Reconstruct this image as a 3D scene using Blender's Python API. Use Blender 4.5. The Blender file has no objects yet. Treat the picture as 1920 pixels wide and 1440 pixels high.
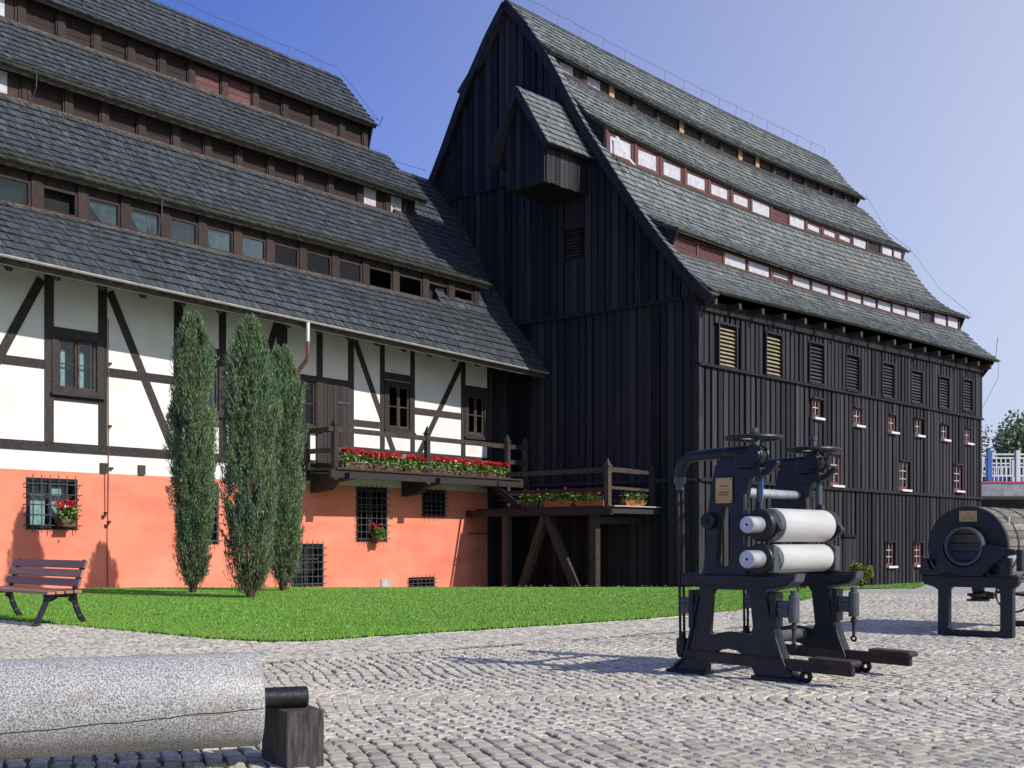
import bpy, bmesh, math, random
import numpy as np
from mathutils import Vector, Matrix
random.seed(7); RNG = np.random.default_rng(7)
SC = bpy.context.scene
COL = SC.collection
R = math.radians

# ------------------------------------------------------------------ camera
CAMH = 1.05
cam_d = bpy.data.cameras.new('camera'); cam = bpy.data.objects.new('camera', cam_d); COL.objects.link(cam)
cam.location = (0, 0, CAMH); cam.rotation_euler = (R(90), 0, 0)
cam_d.sensor_width = 36; cam_d.lens = 42.19; cam_d.shift_y = 293/1920
cam_d.clip_start = 0.1; cam_d.clip_end = 2000
SC.camera = cam

# ------------------------------------------------------------------ sky, sun, exposure
SUN_EL = R(36); SUN_AZ = R(122.5)            # azimuth from +Y towards +X
w = bpy.data.worlds.new('World'); SC.world = w; w.use_nodes = True
nt = w.node_tree; nt.nodes.clear()
sky = nt.nodes.new('ShaderNodeTexSky'); sky.sky_type = 'NISHITA'; sky.sun_disc = False
sky.sun_elevation = SUN_EL; sky.sun_rotation = SUN_AZ
sky.air_density = 1.0; sky.dust_density = 1.2; sky.ozone_density = 6.0; sky.altitude = 400
bg = nt.nodes.new('ShaderNodeBackground'); bg.inputs['Strength'].default_value = 0.15
wo = nt.nodes.new('ShaderNodeOutputWorld')
# deep blue away from the sun, paler and hazier towards the sunward side
tint = nt.nodes.new('ShaderNodeMix'); tint.data_type = 'RGBA'; tint.blend_type = 'MULTIPLY'; tint.inputs[0].default_value = 1; tint.inputs[7].default_value = (.45,.52,.95,1)
tcw = nt.nodes.new('ShaderNodeTexCoord'); dot = nt.nodes.new('ShaderNodeVectorMath'); dot.operation = 'DOT_PRODUCT'; dot.inputs[1].default_value = (1.0, 0.0, -.30)
mrw = nt.nodes.new('ShaderNodeMapRange'); mrw.interpolation_type = 'LINEAR'; mrw.inputs[1].default_value = -.46; mrw.inputs[2].default_value = .47
pw = nt.nodes.new('ShaderNodeMath'); pw.operation = 'POWER'; pw.inputs[1].default_value = 1.42
hz = nt.nodes.new('ShaderNodeMix'); hz.data_type = 'RGBA'; hz.inputs[7].default_value = (3.75, 4.1, 4.85, 1)
nt.links.new(sky.outputs[0], tint.inputs[6]); nt.links.new(tcw.outputs['Generated'], dot.inputs[0]); nt.links.new(dot.outputs['Value'], mrw.inputs[0])
nt.links.new(mrw.outputs[0], pw.inputs[0]); nt.links.new(pw.outputs[0], hz.inputs[0]); nt.links.new(tint.outputs[2], hz.inputs[6])
nt.links.new(hz.outputs[2], bg.inputs[0]); nt.links.new(bg.outputs[0], wo.inputs[0])
sl = bpy.data.lights.new('sun', 'SUN'); sl.energy = 3.7; sl.angle = R(0.5); sl.color = (1.0, 0.955, 0.89)
sun = bpy.data.objects.new('sun', sl); COL.objects.link(sun)
to_sun = Vector((math.cos(SUN_EL)*math.sin(SUN_AZ), math.cos(SUN_EL)*math.cos(SUN_AZ), math.sin(SUN_EL)))
sun.rotation_euler = to_sun.to_track_quat('Z', 'Y').to_euler(); sun.location = (20, -15, 25)
vs = SC.view_settings; vs.view_transform = 'Standard'; vs.look = 'None'; vs.exposure = 0.25; vs.gamma = 1.0
vs.use_curve_mapping = False

# ------------------------------------------------------------------ helpers
class Frame:
    """A local frame standing on the ground plan; used to measure and to place."""
    def __init__(s, o, ang):
        s.o = o; s.a = ang; s.dx = (math.cos(ang), math.sin(ang)); s.dy = (-s.dx[1], s.dx[0])
    def w(s, x, y): return (s.o[0]+x*s.dx[0]+y*s.dy[0], s.o[1]+x*s.dx[1]+y*s.dy[1])
    def loc(s, X, Y):
        dx = X-s.o[0]; dy = Y-s.o[1]
        return (dx*s.dx[0]+dy*s.dx[1], dx*s.dy[0]+dy*s.dy[1])
HOUSE = Frame((-9.3044, 26.5), math.atan2(1, .7956))
MILL = Frame((5.2111, 33.5), math.atan2(1, .9067))
PRESS = Frame((1.763, 9.175), R(-42))
BOIL = Frame((4.73, 13.35), R(-42))
BENCH = Frame((-5.49, 15.1), R(-44.4))

def ground_z(Y):
    t = np.clip((np.asarray(Y, float)-24)/16, 0, 1)
    return -.5*t*t*(3-2*t)
def gz(Y): return float(ground_z(Y))

class MB:
    """collects vertices and faces and links them as one mesh object"""
    def __init__(s): s.v = []; s.f = []; s.mi = []; s.cur = 0
    def add(s, vs, fs):
        n = len(s.v); s.v += [tuple(p) for p in vs]
        for f in fs: s.f.append(tuple(i+n for i in f)); s.mi.append(s.cur)
        return s
    def box(s, x0, x1, y0, y1, z0, z1):
        return s.add([(x0,y0,z0),(x1,y0,z0),(x1,y1,z0),(x0,y1,z0),(x0,y0,z1),(x1,y0,z1),(x1,y1,z1),(x0,y1,z1)],
                     [(0,3,2,1),(4,5,6,7),(0,1,5,4),(1,2,6,5),(2,3,7,6),(3,0,4,7)])
    def bar(s, p0, p1, w, d, up=(0,1,0)):
        """square bar from p0 to p1, w wide across, d deep along up"""
        p0 = Vector(p0); p1 = Vector(p1); t = (p1-p0).normalized(); u = Vector(up); u = (u-t*u.dot(t)).normalized(); c = t.cross(u)
        a = c*(w/2); b = u*(d/2)
        vs = [p0-a-b, p0+a-b, p0+a+b, p0-a+b, p1-a-b, p1+a-b, p1+a+b, p1-a+b]
        return s.add(vs, [(0,3,2,1),(4,5,6,7),(0,1,5,4),(1,2,6,5),(2,3,7,6),(3,0,4,7)])
    def tube(s, pts, r, n=10, caps=True):
        pts = [Vector(p) for p in pts]; k = len(pts)
        rs = r if isinstance(r, (list, tuple)) else [r]*k
        rings = []; prev = None
        for i, p in enumerate(pts):
            t = (pts[min(i+1,k-1)]-pts[max(i-1,0)]).normalized()
            if prev is None:
                u = Vector((0,0,1)) if abs(t.z) < .9 else Vector((1,0,0))
            else: u = prev
            u = (u-t*u.dot(t)).normalized(); prev = u; v = t.cross(u)
            rings.append([p+(u*math.cos(2*math.pi*j/n)+v*math.sin(2*math.pi*j/n))*rs[i] for j in range(n)])
        vs = [q for rg in rings for q in rg]; fs = []
        for i in range(k-1):
            for j in range(n):
                j2 = (j+1) % n; fs.append((i*n+j, i*n+j2, (i+1)*n+j2, (i+1)*n+j))
        if caps: fs.append(tuple(range(n-1,-1,-1))); fs.append(tuple((k-1)*n+j for j in range(n)))
        return s.add(vs, fs)
    def lathe(s, prof, o, axis, n=28):
        """prof: (along, radius) pairs"""
        o = Vector(o); t = Vector(axis).normalized(); u = Vector((0,0,1)) if abs(t.z) < .9 else Vector((1,0,0))
        u = (u-t*u.dot(t)).normalized(); v = t.cross(u); vs = []; fs = []
        for (a, r) in prof:
            for j in range(n):
                vs.append(o+t*a+(u*math.cos(2*math.pi*j/n)+v*math.sin(2*math.pi*j/n))*max(r, 1e-4))
        for i in range(len(prof)-1):
            for j in range(n):
                j2 = (j+1) % n; fs.append((i*n+j, i*n+j2, (i+1)*n+j2, (i+1)*n+j))
        return s.add(vs, fs)
    def prism(s, poly, axis, a0, a1):
        """poly of 2-D points; axis 'x': (y,z), 'y': (x,z), 'z': (x,y)"""
        def P(p, a): return {'x': (a,p[0],p[1]), 'y': (p[0],a,p[1]), 'z': (p[0],p[1],a)}[axis]
        n = len(poly); vs = [P(p, a0) for p in poly]+[P(p, a1) for p in poly]
        fs = [tuple(range(n-1,-1,-1)), tuple(range(n, 2*n))]+[(i, (i+1)%n, n+(i+1)%n, n+i) for i in range(n)]
        return s.add(vs, fs)
    def ring(s, R0, r, o, axis, n=32, m=8):
        o = Vector(o); t = Vector(axis).normalized(); u = Vector((0,0,1)) if abs(t.z) < .9 else Vector((1,0,0))
        u = (u-t*u.dot(t)).normalized(); v = t.cross(u); vs = []; fs = []
        for i in range(n):
            a = 2*math.pi*i/n; d = u*math.cos(a)+v*math.sin(a)
            for j in range(m):
                b = 2*math.pi*j/m; vs.append(o+d*(R0+r*math.cos(b))+t*(r*math.sin(b)))
        for i in range(n):
            for j in range(m):
                fs.append((i*m+j, ((i+1)%n)*m+j, ((i+1)%n)*m+(j+1)%m, i*m+(j+1)%m))
        return s.add(vs, fs)
    def mesh(s, name, mats, smooth=False):
        me = bpy.data.meshes.new(name); me.from_pydata(s.v, [], s.f)
        for m in (mats if isinstance(mats, (list, tuple)) else [mats]): me.materials.append(m)
        me.polygons.foreach_set('material_index', s.mi)
        bm = bmesh.new(); bm.from_mesh(me); bmesh.ops.recalc_face_normals(bm, faces=bm.faces); bm.to_mesh(me); bm.free()
        if smooth:
            me.polygons.foreach_set('use_smooth', [True]*len(me.polygons))
            me.set_sharp_from_angle(angle=R(38))
        return me
    def build(s, name, mats, parent=None, smooth=False, bevel=0):
        o = bpy.data.objects.new(name, s.mesh(name, mats, smooth)); COL.objects.link(o)
        if parent: o.parent = parent
        if bevel:
            b = o.modifiers.new('bevel', 'BEVEL'); b.width = bevel; b.segments = 2; b.limit_method = 'ANGLE'; b.angle_limit = R(35)
            b.harden_normals = False
        return o

def bulk(name, V, F, mats, parent=None, mi=None, smooth=False):
    """large quad or triangle mesh from numpy arrays"""
    V = np.asarray(V, np.float32).reshape(-1, 3); F = np.asarray(F, np.int32); k = F.shape[1]
    me = bpy.data.meshes.new(name); me.vertices.add(len(V)); me.vertices.foreach_set('co', V.ravel())
    me.loops.add(F.size); me.loops.foreach_set('vertex_index', F.ravel())
    me.polygons.add(len(F)); me.polygons.foreach_set('loop_start', np.arange(0, F.size, k, dtype=np.int32))
    for m in (mats if isinstance(mats, (list, tuple)) else [mats]): me.materials.append(m)
    if mi is not None: me.polygons.foreach_set('material_index', np.asarray(mi, np.int32))
    me.polygons.foreach_set('use_smooth', np.full(len(F), smooth))
    me.update(calc_edges=True); me.validate()
    o = bpy.data.objects.new(name, me); COL.objects.link(o)
    if parent: o.parent = parent
    return o

def thing(name, label, cat, loc=(0,0,0), rot=0, group=None):
    o = bpy.data.objects.new(name, None); COL.objects.link(o); o.empty_display_size = .2
    o.location = loc; o.rotation_euler = (0,0,rot); o['label'] = label; o['category'] = cat
    if group: o['group'] = group
    return o
def inst(name, me, parent, loc=(0,0,0), scale=(1,1,1), rot=(0,0,0)):
    o = bpy.data.objects.new(name, me); COL.objects.link(o)
    if parent: o.parent = parent
    o.location = loc; o.scale = scale; o.rotation_euler = rot
    return o
def structure(o): o['kind'] = 'structure'; return o
def stuff(o): o['kind'] = 'stuff'; return o
def copy_tree(o, parent=None):
    c = o.copy(); COL.objects.link(c); c.parent = parent
    for ch in list(o.children): copy_tree(ch, c)
    return c

# ------------------------------------------------------------------ materials
def mat(name, c1, c2=None, rough=.75, scale=4, stretch=(1,1,1), bump=0, bscale=None, metal=0, rnd=None, rlo=.7, rhi=1.25,
        rcol=None, spec=.4, lo=.35, hi=.65, detail=6, dist=.02, coat=0, trans=0):
    m = bpy.data.materials.new(name); m.use_nodes = True; t = m.node_tree; N = t.nodes; Lk = t.links
    b = N['Principled BSDF']; b.inputs['Roughness'].default_value = rough; b.inputs['Metallic'].default_value = metal
    b.inputs['Specular IOR Level'].default_value = spec
    if coat: b.inputs['Coat Weight'].default_value = coat; b.inputs['Coat Roughness'].default_value = .2
    tc = N.new('ShaderNodeTexCoord'); mp = N.new('ShaderNodeMapping'); mp.inputs['Scale'].default_value = stretch
    Lk.new(tc.outputs['Object'], mp.inputs[0])
    vec = mp.outputs[0]
    rv = None
    if rnd == 'island': rv = N.new('ShaderNodeNewGeometry').outputs['Random Per Island']
    elif rnd == 'object': rv = N.new('ShaderNodeObjectInfo').outputs['Random']
    if rnd:   # shift the grain from piece to piece
        cm = N.new('ShaderNodeCombineXYZ'); ml = N.new('ShaderNodeMath'); ml.operation = 'MULTIPLY'; ml.inputs[1].default_value = 37
        Lk.new(rv, ml.inputs[0]); Lk.new(ml.outputs[0], cm.inputs[0]); Lk.new(ml.outputs[0], cm.inputs[1])
        va = N.new('ShaderNodeVectorMath'); Lk.new(vec, va.inputs[0]); Lk.new(cm.outputs[0], va.inputs[1]); vec = va.outputs[0]
    no = N.new('ShaderNodeTexNoise'); no.inputs['Scale'].default_value = scale; no.inputs['Detail'].default_value = detail
    Lk.new(vec, no.inputs['Vector'])
    rp = N.new('ShaderNodeValToRGB'); rp.color_ramp.elements[0].position = lo; rp.color_ramp.elements[1].position = hi
    rp.color_ramp.elements[0].color = (*c1, 1); rp.color_ramp.elements[1].color = (*(c2 or c1), 1)
    Lk.new(no.outputs[0], rp.inputs[0]); out = rp.outputs[0]
    if rnd:
        r2 = N.new('ShaderNodeValToRGB'); cr = r2.color_ramp
        cols = rcol or [(rlo,)*3, (1,1,1), (rhi,)*3]
        cr.elements[0].color = (*cols[0], 1); cr.elements[1].color = (*cols[-1], 1)
        for i, c in enumerate(cols[1:-1]): e = cr.elements.new((i+1)/(len(cols)-1)); e.color = (*c, 1)
        Lk.new(rv, r2.inputs[0])
        mx = N.new('ShaderNodeMix'); mx.data_type = 'RGBA'; mx.blend_type = 'MULTIPLY'; mx.inputs[0].default_value = 1
        Lk.new(out, mx.inputs[6]); Lk.new(r2.outputs[0], mx.inputs[7]); out = mx.outputs[2]
    Lk.new(out, b.inputs['Base Color'])
    if bump:
        n2 = N.new('ShaderNodeTexNoise'); n2.inputs['Scale'].default_value = bscale or scale*3; n2.inputs['Detail'].default_value = 5
        Lk.new(vec, n2.inputs['Vector']); bp = N.new('ShaderNodeBump'); bp.inputs['Strength'].default_value = bump; bp.inputs['Distance'].default_value = dist
        Lk.new(n2.outputs[0], bp.inputs['Height']); Lk.new(bp.outputs[0], b.inputs['Normal'])
    m['bsdf'] = 1
    return m
def stain(m, col, scale, lo, hi, stretch=(1,1,1)):
    """a second, larger pattern of stains or wear mixed over the base colour"""
    t = m.node_tree; N = t.nodes; Lk = t.links; b = N['Principled BSDF']; src = b.inputs['Base Color'].links[0].from_socket
    tc = N.new('ShaderNodeTexCoord'); mp = N.new('ShaderNodeMapping'); mp.inputs['Scale'].default_value = stretch; mp.inputs['Location'].default_value = (3.1,1.7,.4)
    no = N.new('ShaderNodeTexNoise'); no.inputs['Scale'].default_value = scale; no.inputs['Detail'].default_value = 7; no.inputs['Roughness'].default_value = .62
    rp = N.new('ShaderNodeValToRGB'); rp.color_ramp.elements[0].position = lo; rp.color_ramp.elements[1].position = hi
    Lk.new(tc.outputs['Object'], mp.inputs[0]); Lk.new(mp.outputs[0], no.inputs['Vector']); Lk.new(no.outputs[0], rp.inputs[0])
    mx = N.new('ShaderNodeMix'); mx.data_type = 'RGBA'; Lk.new(rp.outputs[0], mx.inputs[0]); Lk.new(src, mx.inputs[6]); mx.inputs[7].default_value = (*col, 1)
    Lk.new(mx.outputs[2], b.inputs['Base Color']); return m

M = {}
shc = [(.66,.68,.70),(.88,.9,.93),(1,1,1),(1.04,1.05,1.05),(1.45,1.42,1.38)]
for sfx, rn in (('', 'island'), ('_piece', 'object')):
    M['shingle_dark'+sfx] = mat('slate_dark_shingle'+sfx, (.029,.034,.039), (.076,.086,.096), .62, 9, (1.2,.5,.5), .5, 30, rnd=rn, rcol=shc, spec=.35)
    M['shingle_grey'+sfx] = mat('weathered_shingle'+sfx, (.094,.108,.110), (.222,.240,.240), .66, 8, (1.2,.5,.5), .5, 28, rnd=rn,
                                rcol=[(.62,.68,.68),(.85,.9,.88),(1,1,1),(1.06,1.03,.99),(1.42,1.34,1.25)], spec=.35)
    stain(M['shingle_grey'+sfx], (.25,.215,.17), .55, .58, .78, (.35,1.2,1.2))
    M['shingle_moss'+sfx] = mat('mossy_shingle'+sfx, (.022,.026,.016), (.050,.055,.040), .9, 7, (1,1,1), .6, 40, rnd=rn, rlo=.6, rhi=1.4)
    M['shingle_green'+sfx] = mat('greenish_shingle'+sfx, (.072,.082,.080), (.145,.158,.150), .8, 7, (1,1,1), .6, 40, rnd=rn, rlo=.65, rhi=1.35)
    M['sett'+sfx] = mat('granite_sett'+sfx, (.37,.345,.285), (.65,.602,.51), .85, 30, (1,1,1), .6, 55, rnd=rn,
                        rcol=[(.66,.67,.68),(.87,.87,.87),(1,.99,.97),(1.0,.95,.88),(1.10,1.09,1.05)], dist=.012, spec=.2)
M['board'] = mat('tarred_board', (.017,.0165,.0185), (.050,.048,.052), .6, 3.2, (9,9,.6), .45, 14, rnd='object', rcol=[(.55,.55,.6),(.9,.9,.97),(1.05,1.05,1.12),(1.75,1.6,1.6)], spec=.12)
stain(M['board'], (.080,.076,.080), 2.6, .60, .84, (5,5,.35))
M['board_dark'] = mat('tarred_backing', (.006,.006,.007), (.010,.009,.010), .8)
M['timber'] = mat('brown_black_timber', (.022,.016,.016), (.052,.040,.040), .7, 4, (5,5,5), .35, 22, rnd='object', rlo=.75, rhi=1.3)
M['timber_worn'] = mat('worn_brown_timber', (.028,.019,.016), (.085,.062,.048), .75, 5, (3,3,3), .4, 20, rnd='object', rlo=.75, rhi=1.35)
M['soffit'] = mat('soffit_board', (.055,.045,.036), (.10,.085,.065), .8, 4, (1,6,6), .3)
M['plaster'] = mat('white_plaster', (.75,.725,.675), (.84,.815,.765), .9, 1.4, (1,1,1), .12, 9)
stain(M['plaster'], (.64,.61,.56), 1.1, .52, .80, (.6,1,1.4))
M['salmon'] = mat('salmon_plaster', (.80,.228,.138), (.88,.286,.180), .9, .9, (1,1,1), .15, 7)
stain(M['salmon'], (.68,.182,.112), 1.3, .48, .78, (.5,1,1.6))
M['iron'] = mat('black_painted_iron', (.007,.0075,.010), (.015,.016,.020), .42, 6, (1,1,1), .18, 30, spec=.4)
stain(M['iron'], (.060,.045,.038), 5.5, .60, .80)
M['iron_rust'] = mat('rusty_dark_iron', (.020,.014,.013), (.055,.030,.024), .6, 8, (1,1,1), .25, 30)
M['iron_grey'] = mat('grey_green_iron', (.045,.055,.062), (.075,.088,.095), .45, 5, (1,1,1), .15, 30, spec=.5)
M['steel'] = mat('bare_steel', (.46,.46,.48), (.60,.60,.62), .38, 12, (1,1,1), .05, 40, metal=.55)
M['roll'] = mat('pale_roller_skin', (.46,.452,.435), (.53,.52,.50), .4, 3, (1,1,1), .03, 30, spec=.5)
stain(M['roll'], (.36,.35,.335), 2.6, .50, .8, (.4,.4,3))
M['roll_end'] = mat('roller_end', (.22,.225,.24), (.30,.305,.32), .5, 8)
M['brass'] = mat('tan_plaque', (.50,.30,.10), (.60,.38,.14), .45, 5, spec=.5)
M['ink'] = mat('plaque_lettering', (.09,.06,.03), (.10,.07,.035), .7)
M['granite'] = mat('speckled_granite', (.145,.14,.137), (.54,.527,.505), .5, 150, (1,1,1), .12, 160, lo=.38, hi=.62, detail=2, dist=.004, spec=.4)
stain(M['granite'], (.20,.16,.12), 2.2, .56, .82, (1,1,2.5))
M['oak'] = mat('grey_weathered_block', (.030,.026,.025), (.095,.083,.079), .8, 6, (10,10,1.2), .6, 26)
M['joint'] = mat('mossy_joint_soil', (.055,.048,.034), (.15,.135,.08), .95, 5, (1,1,1), .6, 60, lo=.4, hi=.62)
M['earth'] = mat('far_ground', (.20,.19,.16), (.30,.285,.25), .95, 3, (1,1,1), .3, 20)
M['path'] = mat('pale_gravel_strip', (.34,.32,.30), (.48,.46,.44), .95, 9, (1,1,1), .5, 40)
M['lawn'] = mat('lawn_ground', (.070,.15,.018), (.115,.225,.036), .9, 3, (1,1,1), .5, 60)
M['blade'] = mat('grass_blade', (.125,.285,.03), (.235,.45,.065), .6, 1.3, (1,1,1), rnd='island', rlo=.6, rhi=1.45, spec=.3)
stain(M['blade'], (.27,.33,.08), .8, .52, .84)
M['moss'] = mat('joint_moss', (.09,.12,.018), (.20,.21,.05), .8, 1.5, rnd='island', rlo=.6, rhi=1.4)
M['daisy'] = mat('daisy_petal', (.8,.8,.76), None, .7)
M['juniper'] = mat('juniper_needles', (.085,.145,.065), (.20,.285,.145), .7, 2.2, (1,1,.6), rnd='island', rcol=[(.45,.5,.5),(.85,.95,.9),(1,1,1.05),(1.5,1.45,1.35)], spec=.25)
M['juniper_dead'] = mat('juniper_dry_needles', (.07,.05,.03), (.13,.10,.06), .8, 3, rnd='island', rlo=.6, rhi=1.3)
M['bark'] = mat('bark', (.045,.032,.024), (.10,.075,.055), .9, 6, (4,4,1), .6, 24)
M['leaf'] = mat('geranium_leaf', (.085,.17,.025), (.20,.31,.07), .6, 6, rnd='island', rlo=.6, rhi=1.5, spec=.35)
M['petal'] = mat('red_petal', (.62,.012,.022), (.78,.05,.055), .55, 5, rnd='island', rlo=.75, rhi=1.2)
M['petal_white'] = mat('white_petal', (.8,.78,.76), None, .6)
M['terracotta'] = mat('terracotta_plastic', (.48,.12,.045), (.55,.15,.06), .6, 6)
M['box_brown'] = mat('brown_box', (.085,.045,.033), (.12,.065,.045), .6, 6)
M['shrub'] = mat('yellow_green_foliage', (.16,.17,.02), (.34,.31,.06), .7, 3, rnd='island', rlo=.55, rhi=1.45)
M['tree_leaf'] = mat('broadleaf', (.14,.18,.085), (.26,.31,.17), .65, 2, rnd='island', rlo=.5, rhi=1.6)
M['bench_wood'] = mat('red_brown_slat', (.27,.115,.065), (.42,.215,.13), .5, 3, (1,8,8), .15, 14, rnd='object', rlo=.8, rhi=1.25, spec=.5)
M['gutter'] = mat('pale_gutter_zinc', (.24,.225,.20), (.34,.32,.29), .55, 5, metal=.2)
M['copper'] = mat('brown_downpipe', (.16,.06,.045), (.24,.095,.07), .5, 5)
M['zinc'] = mat('galvanised_pipe', (.62,.62,.64), (.74,.74,.76), .45, 8, metal=.4)
M['film_and_sky'] = mat('white_film_and_sky', (.43,.43,.47), (.56,.56,.60), .5, 6, (1,1,1), .35, 7)  # plastic film on the mill; in the house bays it stands for bright sky
M['sill'] = mat('white_sill', (.56,.55,.53), (.68,.67,.64), .7, 6)
M['red_wood'] = mat('red_brown_frame', (.085,.030,.028), (.15,.056,.05), .6, 4, (2,2,2), .2, rnd='object', rlo=.8, rhi=1.2)
M['tan_wood'] = mat('fresh_tan_timber', (.42,.24,.09), (.56,.34,.15), .7, 5, (3,3,3), .2)
M['ochre'] = mat('ochre_slat', (.24,.21,.125), (.36,.32,.20), .7, 5)
M['curtain'] = mat('lace_curtain', (.42,.48,.50), (.62,.67,.69), .9, 16, (1,1,.5))
M['hatch_dark'] = mat('dark_red_brown_hatch', (.014,.008,.008), (.034,.018,.016), .75, 4, (2,6,6), .3, 20, rnd='object', rlo=.7, rhi=1.35)
M['hatch_grey'] = mat('grey_hatch_board', (.028,.027,.029), (.075,.07,.072), .75, 5, (1,6,6), .3, 20, rnd='object', rlo=.7, rhi=1.3)
M['timber_red'] = mat('worn_red_brown_timber', (.020,.012,.0105), (.050,.030,.026), .75, 4, (4,4,1), .35, 20, rnd='object', rlo=.75, rhi=1.35)
M['sill_worn'] = mat('bleached_sill_board', (.075,.045,.03), (.26,.17,.10), .8, 7, (2,4,4), .4, 20, lo=.45, hi=.75)
M['bar_pale'] = mat('pale_glazing_bar', (.42,.38,.36), (.5,.46,.44), .6, 6)
M['pane_reflection'] = mat('painted_pane_reflection', (.035,.046,.052), (.11,.13,.138), .9, 5)  # pale colour painted as a reflection in the hatch panes
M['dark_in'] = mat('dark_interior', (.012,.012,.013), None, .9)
M['concrete'] = mat('grey_concrete', (.22,.23,.25), (.32,.33,.35), .9, 3, (1,1,1), .3)
M['abut'] = mat('dark_abutment', (.05,.05,.05), (.09,.085,.08), .95, 3, (1,1,1), .5)
M['white_paint'] = mat('white_rail_paint', (.62,.63,.64), None, .5)
M['blue_paint'] = mat('blue_rail_paint', (.05,.13,.42), (.06,.16,.48), .45)
M['red_paint'] = mat('red_kerb_paint', (.5,.06,.08), None, .6)
M['wire'] = mat('grey_wire', (.10,.11,.13), None, .5, metal=.5)
M['wood_barrel'] = mat('grey_brown_staves', (.10,.088,.072), (.25,.22,.18), .7, 5, (8,.8,8), .4, 24, rnd='object', rlo=.65, rhi=1.25)
M['crack'] = mat('dark_crack', (.03,.027,.024), None, .95)  # one even dark colour for the crack line
def glass_mat():
    m = bpy.data.materials.new('window_glass'); m.use_nodes = True; t = m.node_tree; N = t.nodes; N.clear(); Lk = t.links
    o = N.new('ShaderNodeOutputMaterial'); mx = N.new('ShaderNodeMixShader'); tr = N.new('ShaderNodeBsdfTransparent'); tr.inputs[0].default_value = (.80,.88,.88,1)
    gl = N.new('ShaderNodeBsdfGlossy'); gl.inputs['Roughness'].default_value = .02
    fr = N.new('ShaderNodeFresnel'); fr.inputs[0].default_value = 1.5
    ad = N.new('ShaderNodeMath'); ad.operation = 'ADD'; ad.inputs[1].default_value = .0
    Lk.new(fr.outputs[0], ad.inputs[0]); Lk.new(ad.outputs[0], mx.inputs[0]); Lk.new(tr.outputs[0], mx.inputs[1]); Lk.new(gl.outputs[0], mx.inputs[2]); Lk.new(mx.outputs[0], o.inputs[0])
    return m
M['glass'] = glass_mat()

UNIT = {}
def unit_box(key):
    """a shared 1 x 1 x 1 m box with slightly eased edges, origin at the middle of its base"""
    if key not in UNIT:
        UNIT[key] = MB().box(-.5,.5,-.5,.5,0,1).mesh('box_'+key, M[key])
    return UNIT[key]
def part_box(name, key, parent, x0, x1, y0, y1, z0, z1):
    return inst(name, unit_box(key), parent, ((x0+x1)/2,(y0+y1)/2,z0), (x1-x0, y1-y0, z1-z0))

def holed_wall(mb, x0, x1, z0, z1, holes, y=0, depth=.22):
    """front face at y with rectangular openings and their reveals"""
    xs = sorted({x0,x1,*[h[0] for h in holes],*[h[1] for h in holes]}); zs = sorted({z0,z1,*[h[2] for h in holes],*[h[3] for h in holes]})
    for i in range(len(xs)-1):
        for j in range(len(zs)-1):
            cx=(xs[i]+xs[i+1])/2; cz=(zs[j]+zs[j+1])/2
            if any(h[0]<cx<h[1] and h[2]<cz<h[3] for h in holes): continue
            mb.add([(xs[i],y,zs[j]),(xs[i+1],y,zs[j]),(xs[i+1],y,zs[j+1]),(xs[i],y,zs[j+1])], [(0,1,2,3)])
    for a,b,c,d in holes:
        for q in (((a,c),(a,d)),((b,d),(b,c)),((b,c),(a,c)),((a,d),(b,d))):
            (p,r),(s,u)=q
            mb.add([(p,y,r),(s,y,u),(s,y+depth,u),(p,y+depth,r)], [(0,1,2,3)])

# ------------------------------------------------------------------ roofs
SH_V = np.array([(-.5,0,0),(.5,0,0),(.5,1,.45),(-.5,1,.45),(-.5,0,.3),(.5,0,.3),(.5,1,1.45),(-.5,1,1.45)])
SH_F = np.array([(4,5,6,7),(7,6,2,3),(4,7,3,0),(5,1,2,6)])
def shingle_mesh(key):
    k = 'sh_'+key
    if k not in UNIT:
        me = bpy.data.meshes.new('shingle_'+key); me.from_pydata(SH_V.tolist(), [], SH_F.tolist()); me.materials.append(M[key+'_piece']); UNIT[k] = me
    return UNIT[k]
class Profile:
    def __init__(s, pts):
        s.p = np.array(pts, float); d = np.hypot(*np.diff(s.p, axis=0).T); s.s = np.concatenate([[0], np.cumsum(d)]); s.len = s.s[-1]
    def at(s, t): return np.array([np.interp(t, s.s, s.p[:,0]), np.interp(t, s.s, s.p[:,1])])
def slab(parent, prof, x0, x1, dz, th, mats, nx=10):
    """closed deck under the shingles; x1 may depend on y"""
    P = prof.p; n = len(P); T = np.gradient(P, axis=0); T /= np.linalg.norm(T, axis=1)[:,None]
    Nn = np.stack([T[:,1], -T[:,0]], 1); Nn = np.where(Nn[:,1:2] > 0, -Nn, Nn)
    m = MB(); V = []
    for i in range(nx+1):
        for off in (0, th):
            for j in range(n):
                y, z = P[j]; xe = x1(y) if callable(x1) else x1; x = x0+(xe-x0)*i/nx; f = prof.s[j]/prof.len
                V.append((x, y+Nn[j,0]*off, z+Nn[j,1]*off+dz(x, f)))
    F = []; mi = []
    def I(i, o, j): return (i*2+o)*n+j
    for i in range(nx):
        for j in range(n-1):
            F.append((I(i,0,j),I(i+1,0,j),I(i+1,0,j+1),I(i,0,j+1))); mi.append(0)
            F.append((I(i,1,j),I(i,1,j+1),I(i+1,1,j+1),I(i+1,1,j))); mi.append(1)
        for j in (0, n-1): F.append((I(i,0,j),I(i,1,j),I(i+1,1,j),I(i+1,0,j))); mi.append(1)
    for i in (0, nx):
        for j in range(n-1): F.append((I(i,0,j),I(i,0,j+1),I(i,1,j+1),I(i,1,j))); mi.append(1)
    m.v = V; m.f = F; m.mi = mi
    o = m.build('roof_tier', mats, parent)
    return o
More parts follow.
